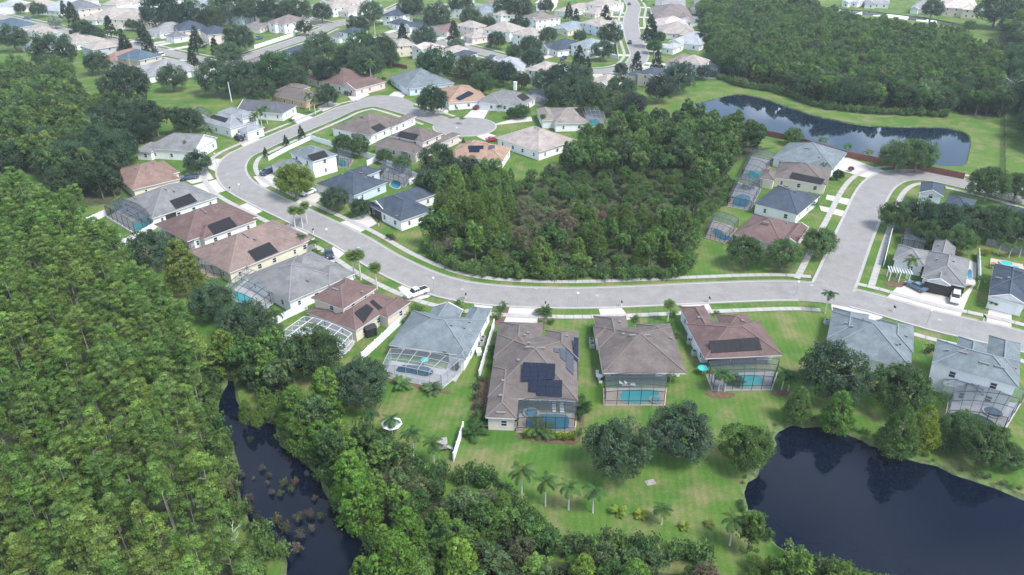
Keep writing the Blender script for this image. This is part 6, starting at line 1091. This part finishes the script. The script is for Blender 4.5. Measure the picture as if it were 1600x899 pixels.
# ---- woods
def inv_xy(p): return proj(p)
def region(pts, h, dense): return Gs(spline_px(pts), 0) if False else [G(x, y, h) for x, y in pts]
def scatter(poly, sp, jit=.42):
    xs = [p[0] for p in poly]; ys = [p[1] for p in poly]; out = []; y = min(ys); r = 0
    while y < max(ys):
        x = min(xs)+(sp/2 if r % 2 else 0)
        while x < max(xs):
            p = (x+rng.uniform(-jit, jit)*sp, y+rng.uniform(-jit, jit)*sp)
            if inside(p, poly): out.append(p)
            x += sp
        y += sp*.87; r += 1
    return out
WDS = [  # canopy outline (photo), canopy height used to set it down, spacing, mix of kinds, size, group
 ('cypress swamp', [(-260, 275), (40, 268), (100, 300), (165, 345), (205, 398), (255, 445), (300, 500), (330, 560), (320, 640), (314, 700), (330, 770), (362, 840), (404, 900), (440, 1010), (-160, 1010)], 7, 3.55, [('cypress', .95), ('cone', .05)], (.72, 1.18)),
 ('upper left wood', [(-420, 70), (-60, 84), (30, 92), (95, 88), (115, 125), (175, 150), (235, 165), (300, 182), (285, 210), (205, 225), (190, 250), (185, 300), (140, 318), (85, 290), (40, 268), (-260, 275)], 6, 5.4, [('broad', .55), ('cone', .3), ('oak', .15)], (.95, 1.3)),
 ('preserve', [(700, 240), (745, 232), (800, 240), (860, 232), (930, 188), (985, 175), (1060, 160), (1130, 165), (1200, 190), (1213, 212), (1150, 250), (1128, 290), (1105, 315), (1075, 350), (1068, 400), (1066, 424), (1000, 427), (900, 426), (800, 426), (720, 410), (668, 385), (662, 360), (690, 330), (672, 290)], 4, 4.4, [('preserve', 1)], (.6, 1.08)),
 ('lakeside wood', [(1096, -25), (1250, -15), (1290, 10), (1350, 26), (1430, 37), (1500, 44), (1528, 62), (1562, 66), (1568, 100), (1566, 180), (1500, 176), (1490, 160), (1478, 178), (1400, 175), (1330, 170), (1270, 160), (1215, 138), (1160, 128), (1128, 112), (1112, 90), (1100, 60)], 5, 5.0, [('broad', .64), ('oak', .3), ('cone', .06)], (.8, 1.15)),
 ('right edge wood', [(1578, 30), (1760, 20), (1800, 250), (1620, 240), (1600, 180), (1580, 150)], 5, 6.5, [('broad', .6), ('oak', .4)], (1.1, 1.5)),
 ('channel bank', [(436, 612), (480, 615), (530, 650), (575, 700), (620, 770), (645, 850), (640, 930), (600, 1010), (592, 920), (588, 855), (548, 800), (520, 752), (490, 722), (456, 694), (440, 662)], 4, 4.2, [('cone', .8), ('broad', .2)], (.75, 1.0)),
 ('brush', [(560, 665), (600, 682), (640, 720), (690, 745), (745, 752), (800, 768), (830, 810), (870, 842), (960, 852), (1060, 862), (1110, 880), (1140, 960), (1150, 1080), (600, 1080), (640, 930), (640, 850), (610, 770), (570, 715)], 2.5, 3.1, [('myrtle', .36), ('broad', .5), ('cone', .14)], (.6, .95)),
 ('left channel bank', [(312, 560), (334, 575), (332, 625), (326, 665), (338, 705), (352, 745), (362, 800), (396, 850), (428, 905), (444, 1000), (410, 1000), (375, 850), (345, 780), (320, 700), (322, 640)], 1.5, 2.9, [('myrtle', .5), ('broad', .5)], (.5, .8)),
 ('left channel end', [(345, 535), (420, 528), (462, 565), (455, 625), (428, 612), (395, 606), (366, 596), (350, 570)], 3, 3.6, [('myrtle', .5), ('broad', .5)], (.6, .9)),
 ('pond corner bushes', [(1175, 815), (1200, 850), (1260, 880), (1330, 905), (1420, 925), (1540, 935), (1620, 1010), (1150, 1060), (1150, 930)], 1.5, 2.7, [('myrtle', .7), ('broad', .3)], (.5, .75)),
 ('far treeline', [(-500, -52), (1900, -52), (2100, -70), (-700, -70)], 4, 11, [('oak', 1)], (1.0, 1.5)),
]
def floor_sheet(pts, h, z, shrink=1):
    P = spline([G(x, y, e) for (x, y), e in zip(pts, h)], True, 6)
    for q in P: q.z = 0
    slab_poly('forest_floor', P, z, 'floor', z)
def edge_h(pts, h):
    out = []
    for x, y in pts:
        dn, up_ = inside((x+.1, y+7), pts), inside((x+.1, y-7), pts); out.append(max(h*1.7, 9.0 if h >= 4 else 4) if dn and not up_ else 1.0 if up_ and not dn else h)
    return out
SPOTS = []
for wi, (gname, pts, h, sp, mix, (s0, s1)) in enumerate(WDS):
    hts = edge_h(pts, h); poly = [G(x, y, e) for (x, y), e in zip(pts, hts)]
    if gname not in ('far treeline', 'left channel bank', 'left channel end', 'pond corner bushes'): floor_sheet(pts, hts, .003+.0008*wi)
    for (x, y) in scatter(poly, sp):
        if any(inside((x, y), P) for P in WP.values()): continue
        r = rng.random(); acc = 0; kind = mix[-1][0]
        for k, q in mix:
            acc += q
            if r < acc: kind = k; break
        px, py = proj((x, y, 3)); col = None; sc = rng.uniform(s0, s1); tall = rng.uniform(.9, 1.12)
        if kind == 'preserve':
            if px < 800 and 262 < py < 378 and px > 680 and rng.random() < .75: kind = 'cone'; col = (.085, .135, .032); tall = 1.15; sc *= .72
            elif 700 < px < 1080 and 268 < py < 385 and not (py > 340 and px > 900): kind = 'myrtle'; col = COLS['myrtle'][int(rng.integers(6))]
            elif px > 890 and 335 < py < 400: kind = 'cone' if rng.random() < .5 else 'broad'; sc *= .75; tall = 1.1; col = (.08, .13, .03) if kind == 'cone' else None
            elif py > 395: kind = 'broad'; sc *= .62; tall = .8
            else: kind = 'broad'
        if gname == 'upper left wood': 
            if px < 190 and kind != 'oak': col = [(.078, .125, .034), (.062, .105, .034), (.09, .13, .038), (.055, .092, .034)][int(rng.integers(4))]
            if px > 150 and py > 190: kind = 'oak' if rng.random() < .5 else 'broad'; col = (.036, .062, .032)
        if gname == 'channel bank' and kind == 'cone': col = (.080, .150, .028)
        if gname == 'brush' and kind == 'broad': sc *= .8; tall = .8
        if gname == 'pond corner bushes': col = (.075, .125, .03)
        if gname == 'left channel bank': col = [(.07, .11, .035), (.09, .10, .045), (.06, .10, .03)][int(rng.integers(3))]; tall *= .8
        if gname == 'lakeside wood' and rng.random() < .06: col = (.11, .11, .045)
        d = math.hypot(x, y); inv_ = -60 < px < 1660 and -20 < py < 960
        SPOTS.append((d if inv_ else d+2000, gname, kind, x, y, sc, tall, col))
PLACES = [(1, 'bottom left corner', 40, 860), (1, 'bottom edge', 250, 880), (1, 'left edge', 30, 620), (1, 'left edge', 30, 420), (1, 'dark channel', 330, 720), (1, 'lower channel', 380, 830), (1, 'play lawn', 170, 400), (1, 'dark yard oaks', 290, 480), (1, 'upper left wood', 90, 310), (1, 'middle of the swamp', 180, 650),
 (1, 'yellowing tree', 270, 450), (1, 'dark oaks at the bend', 210, 280), (1, 'teal roof', 20, 110), (1, 'long white wall', 220, 220), (1, 'upper field', 270, 175), (1, 'left edge', 20, 200), (1, 'big grey-green oak', 170, 160),
 (1, 'cul-de-sac', 760, 255), (1, 'slate gables', 690, 320), (1, 'main road curve', 740, 410), (1, 'main road', 900, 425), (1, 'main road end', 1040, 410), (1, 'lake', 1150, 190), (1, 'pool cages', 1110, 300), (1, 'oaks by the curve', 950, 200), (1, 'middle of the preserve', 860, 330), (1, 'taupe roof', 860, 240),
 (1, 'far right row', 1120, 80), (1, 'lake shore', 1250, 155), (1, 'lake shore bare tree', 1420, 165), (1, 'wire fence', 1560, 140), (1, 'canal', 1350, 50), (1, 'middle of the lakeside wood', 1330, 100), (1, 'right edge', 1595, 110), (1, 'palm row', 800, 780), (1, 'back lawn', 620, 700), (1, 'slim pale cypress', 740, 850), (1, 'near lawn edge', 980, 865), (1, 'bottom edge', 860, 890),
 (1, 'bend in the channel', 480, 710), (1, 'channel foot', 590, 860), (1, 'leaning palm', 1170, 840), (1, 'pond near edge', 1330, 890), (1, 'top edge', 1200, 10), (1, 'right meadow', 1590, 60)]
def where(lab, gname, px, py, kind, sc, tall):
    pl = min(PLACES, key=lambda q: (q[2]-px)**2+(1.5*(q[3]-py))**2)[1]; t = sc*tall
    sz = 'tall ' if t > 1.02 else 'short ' if t < .84 else ''; a, b_ = {'cypress swamp': ('feathery light green cypress', 'in the left swamp'), 'upper left wood': ('dark tree' if kind == 'oak' else 'bushy tree', 'in the upper left wood'), 'preserve': ({'myrtle': 'domed brownish shrub', 'cone': 'pointed yellow-green tree'}.get(kind, 'leafy green tree'), 'in the preserve'),
      'lakeside wood': ('dark spreading tree' if kind == 'oak' else 'leafy tree', 'in the lakeside wood'), 'right edge wood': ('leafy tree', 'in the right wood'), 'channel bank': ('bright green cypress' if kind == 'cone' else 'leafy tree', 'on the right channel bank'), 'brush': ({'myrtle': 'domed bush', 'cone': 'pointed bright cypress'}.get(kind, 'small leafy tree'), 'in the bottom brush'),
      'left channel end': ('small dull tree', 'at the upper channel'), 'left channel bank': ('domed bush' if kind == 'myrtle' else 'small leafy tree', 'on the left channel bank'), 'pond corner bushes': ('leafy bush', 'on the near pond bank')}[gname]
    full = '%s%s %s, near the %s' % (sz, a, b_, pl); return ' '.join(full.split()[:16]), full
SPOTS.sort(key=lambda s_: s_[0]); cnt = {}; rest = {}
GL = {'cypress swamp': 'feathery light green cypress packed in the swamp on the left', 'upper left wood': 'bushy tree in the yellow-green wood at upper left', 'preserve': 'tree or shrub massed in the preserve inside the loop', 'lakeside wood': 'tree in the dense wood beyond the lake', 'right edge wood': 'tree in the wood at the right edge beyond the meadow',
      'channel bank': 'bright green cypress lining the right bank of the dark channel', 'brush': 'bush or small tree in the brush at the bottom centre', 'left channel end': 'small tree at the upper end of the dark channel', 'left channel bank': 'small tree on the left bank of the dark channel', 'pond corner bushes': 'leafy bush on the near bank of the pond', 'far treeline': 'far tree beyond the rooftops'}
for d, gname, kind, x, y, sc, tall, col in SPOTS:
    cls = 'cypress' if gname == 'cypress swamp' else gname; lim = {'cypress': 300, 'far treeline': 0}.get(cls, 130)
    cnt[cls] = cnt.get(cls, 0)+1
    if cnt[cls] <= lim and d < 2000:
        lab = GL[gname].replace('tree or shrub', 'rounded shrub' if kind == 'myrtle' else 'tree').replace('bush or small tree', 'bush' if kind == 'myrtle' else 'small tree')
        if gname == 'upper left wood' and kind == 'oak': lab = 'dark tree in the wood at upper left'
        if gname == 'channel bank' and kind == 'broad': lab = 'leafy tree among the cypresses on the right channel bank'
        px, py = proj((x, y, 5)); lab = where(lab, gname, px, py, kind, sc, tall)
        plant(kind, Vector((x, y, 0)), sc, sc*tall, col, lab[0], lab[1])
    else: rest.setdefault(gname, []).append((kind, x, y, sc, tall))
# the rest of each wood: one object whose points carry whole trees
STK = {}
def stuff_mesh(kind, i):
    if (kind, i) not in STK:
        parts, tb = LIB[kind][i][3], LIB[kind][i][4]; me = leaf_mesh(kind+'_whole', parts, 'leaf_cypress' if kind in ('cypress', 'cone') else 'leaf_wood', tb, 'pale_bark' if kind == 'cypress' else 'bark'); STK[(kind, i)] = bpy.data.objects.new(kind+'_source', me)
    return STK[(kind, i)]
def wood_stuff(name, label, pts):
    coll = bpy.data.collections.new(name+'_sources'); keys = sorted({k for k, *_ in pts}); order = []
    for k in keys:
        for i in range(min(3, len(LIB[k]))): o = stuff_mesh(k, i); coll.objects.link(o) if o.name not in coll.objects else None; order.append((k, i))
    names = sorted(stuff_mesh(*o).name for o in order); idx = {stuff_mesh(*o).name: names.index(stuff_mesh(*o).name) for o in order}
    me = bpy.data.meshes.new(name); me.from_pydata([(x, y, 0) for _, x, y, _, _ in pts], [], [])
    a = me.attributes.new('pick', 'INT', 'POINT'); a.data.foreach_set('value', [idx[stuff_mesh(k, int(rng.integers(min(3, len(LIB[k]))))).name] for k, *_ in pts])
    a = me.attributes.new('grow', 'FLOAT_VECTOR', 'POINT'); a.data.foreach_set('vector', [q for _, _, _, s_, t in pts for q in (s_, s_, s_*t)])
    a = me.attributes.new('turn', 'FLOAT_VECTOR', 'POINT'); a.data.foreach_set('vector', [q for _ in pts for q in (0, 0, float(rng.uniform(0, 6.28)))])
    ob = link(name, me); ob['kind'] = 'stuff'; ob['label'] = label; ob['category'] = 'wood'
    ng = bpy.data.node_groups.new(name, 'GeometryNodeTree'); ng.interface.new_socket('Geometry', in_out='INPUT', socket_type='NodeSocketGeometry'); ng.interface.new_socket('Geometry', in_out='OUTPUT', socket_type='NodeSocketGeometry')
    gi = ng.nodes.new('NodeGroupInput'); go = ng.nodes.new('NodeGroupOutput'); ip = ng.nodes.new('GeometryNodeInstanceOnPoints'); ci = ng.nodes.new('GeometryNodeCollectionInfo'); ci.inputs['Collection'].default_value = coll; ci.inputs['Separate Children'].default_value = True; ci.inputs['Reset Children'].default_value = True
    def na(nm, ty): n = ng.nodes.new('GeometryNodeInputNamedAttribute'); n.data_type = ty; n.inputs['Name'].default_value = nm; return n.outputs['Attribute']
    ip.inputs['Pick Instance'].default_value = True; ng.links.new(gi.outputs[0], ip.inputs['Points']); ng.links.new(ci.outputs[0], ip.inputs['Instance']); ng.links.new(na('pick', 'INT'), ip.inputs['Instance Index']); ng.links.new(na('grow', 'FLOAT_VECTOR'), ip.inputs['Scale']); ng.links.new(na('turn', 'FLOAT_VECTOR'), ip.inputs['Rotation']); ng.links.new(ip.outputs[0], go.inputs[0])
    ob.modifiers.new('trees', 'NODES').node_group = ng
for g, pts in rest.items():
    wood_stuff(g.replace(' ', '_')+'_trees', {'cypress swamp': 'outer mass of light green cypress trees in the left swamp', 'far treeline': 'dark tree line beyond the farthest roofs'}.get(g, 'remaining mass of trees in the '+g), pts)
# undergrowth along the woods' edges and understory, joined
def brushline(name, label, lines, n, w_, s0, s1):
    pts = []
    for ln in lines:
        P = spline(Gs(ln), False, 1.2)
        for p in P:
            for _ in range(n): pts.append(('shrub', p.x+rng.uniform(-w_, w_), p.y+rng.uniform(-w_, w_), rng.uniform(s0, s1), rng.uniform(.8, 1.3)))
    pts = [p for p in pts if not any(inside((p[1], p[2]), P) for P in WP.values())]; wood_stuff(name, label, pts)
brushline('undergrowth', 'low leafy undergrowth along the woodland edges', [[(668, 392), (700, 416), (760, 430), (840, 434), (930, 434), (1060, 430), (1075, 400), (1085, 355), (1125, 320), (1140, 292)], [(1110, 118), (1160, 136), (1215, 146), (1280, 168), (1340, 176), (1400, 180), (1478, 184)], [(560, 680), (600, 705), (640, 735), (700, 752), (760, 756), (830, 835), (900, 858), (1000, 868), (1100, 876)], [(1185, 835), (1240, 872), (1300, 900), (1400, 922)], [(395, 600), (412, 612), (426, 622), (436, 634)], [(400, 590), (425, 606), (448, 622)], [(440, 640), (430, 668), (446, 694), (478, 722), (502, 750), (526, 788), (560, 838), (588, 880), (566, 925)], [(345, 600), (336, 650), (347, 690), (366, 730), (372, 800), (420, 848), (440, 890)]], 2, 1.2, 1.2, 2.2)
brushline('shore_plants', 'thin weedy plants along the water edges', [[(1170, 745), (1160, 790)], [(1200, 700), (1222, 663), (1290, 660), (1366, 686), (1466, 724), (1600, 772)], [(350, 700), (372, 780), (400, 835)], [(1164, 795), (1190, 835)]], 2, .7, .35, .8)
# emergent bushes in the dark channel: each its own
for i, (x, y, s_, col, word) in enumerate([(410, 735, .9, (.16, .13, .09), 'greyish'), (421, 744, .7, (.13, .15, .06), 'olive'), (443, 759, 1.1, (.16, .19, .03), 'yellow-green'), (461, 755, 1.0, (.22, .12, .05), 'orange-brown'), (455, 767, .9, (.12, .15, .03), 'lime'), (439, 774, .9, (.12, .13, .05), 'mossy'), (424, 772, .8, (.16, .15, .13), 'pale grey'), (419, 756, .6, (.18, .17, .15), 'thin grey'), (388, 781, 1.0, (.14, .14, .11), 'wide grey'), (480, 743, .7, (.12, .13, .1), 'dusty'), (492, 781, .8, (.14, .12, .1), 'brown-grey'), (466, 812, 1.1, (.17, .15, .06), 'tawny'), (484, 808, 1.1, (.19, .15, .07), 'rust-tinged'), (501, 810, 1.0, (.11, .17, .03), 'bright green'), (487, 830, .9, (.2, .14, .09), 'brownish'),
        (432, 816, 1.4, (.15, .15, .04), 'large tawny'), (446, 832, 1.5, (.14, .13, .05), 'large olive-brown'), (470, 840, 1.2, (.13, .13, .08), 'ragged'), (464, 862, 1.4, (.17, .12, .07), 'russet'), (440, 855, 1.3, (.10, .12, .05), 'dull green'), (388, 800, 1.6, (.11, .12, .04), 'dark tawny'), (404, 822, 1.6, (.09, .13, .04), 'leafy'), (392, 690, .9, (.07, .10, .03), 'small dark green'), (380, 745, .6, (.15, .15, .12), 'wispy'), (373, 741, .6, (.17, .17, .14), 'tiny pale'), (455, 700, .8, (.12, .13, .1), 'faded'), (396, 749, .5, (.16, .15, .12), 'little grey'), (520, 793, 1.2, (.10, .16, .03), 'fresh green')]):
    gy = sum(col)/3; plant('shrub', Vector((*G(x, y, -.3).xy, -.45)), s_*.8, s_*.95, tuple((c_*.6+gy*.4)*.62 for c_ in col), '%s emergent bush standing in the dark channel water' % word)
for x, y, w_, tl, lab in [(383, 640, 26, 1.3, 'pointed young cypress standing in the channel, left one'), (415, 625, 34, 1.2, 'young cypress standing in the channel, right one'), (400, 652, 20, 1.1, 'small cypress in the channel, lowest one'), (354, 690, 20, 1.2, 'small light cypress at the left channel bank'), (786, 790, 36, 1.55, 'tall slim pale cypress in front of the palm row'), (742, 848, 36, 1.25, 'pale slim cypress at the bottom, left of the tall one'), (688, 815, 42, 1.1, 'yellowish cypress with bare stems in the brush'), (585, 760, 52, 1.1, 'bright round-topped cypress on the channel bank'), (632, 790, 50, 1.0, 'light green cypress right of the channel bank'), (600, 845, 56, 1.0, 'bright green cypress near the channel foot'), (566, 890, 50, .9, 'green tree at the bottom edge beside the channel'), (533, 690, 62, 1.2, 'tall bright cypress on the channel bank below the oak'), (470, 665, 60, 1.1, 'leafy bright tree over the upper channel'),
                           (715, 300, 44, 1.3, None), (745, 330, 40, 1.3, 'tall yellow-green tree in the left part of the preserve'), (845, 395, 52, .9, None), (775, 395, 34, .8, None)]: tree('cone' if lab is None or 'preserve' in lab or 'bank' in lab or 'bright' in lab or 'tall' in lab else 'cone', x, y, w_, lab or None, (.09, .15, .032) if y > 450 else (.085, .13, .032), tl)
# ================================================================ AIR
b = MB(); b.box(-BIG-20, -BIG-20, -1.8, BIG+20, BIG+20, 84)
hz, nth, oh = nmat('haze_air'); pv = nth.nodes.new('ShaderNodeVolumePrincipled'); pv.inputs['Color'].default_value = (.86, .93, 1, 1); pv.inputs['Density'].default_value = HAZE; pv.inputs['Anisotropy'].default_value = .1
nth.links.new(pv.outputs[0], oh.inputs['Volume']); MATS['haze'] = hz
if HAZE > 0: o = link('haze', b.mesh(['haze'])); o['kind'] = 'stuff'
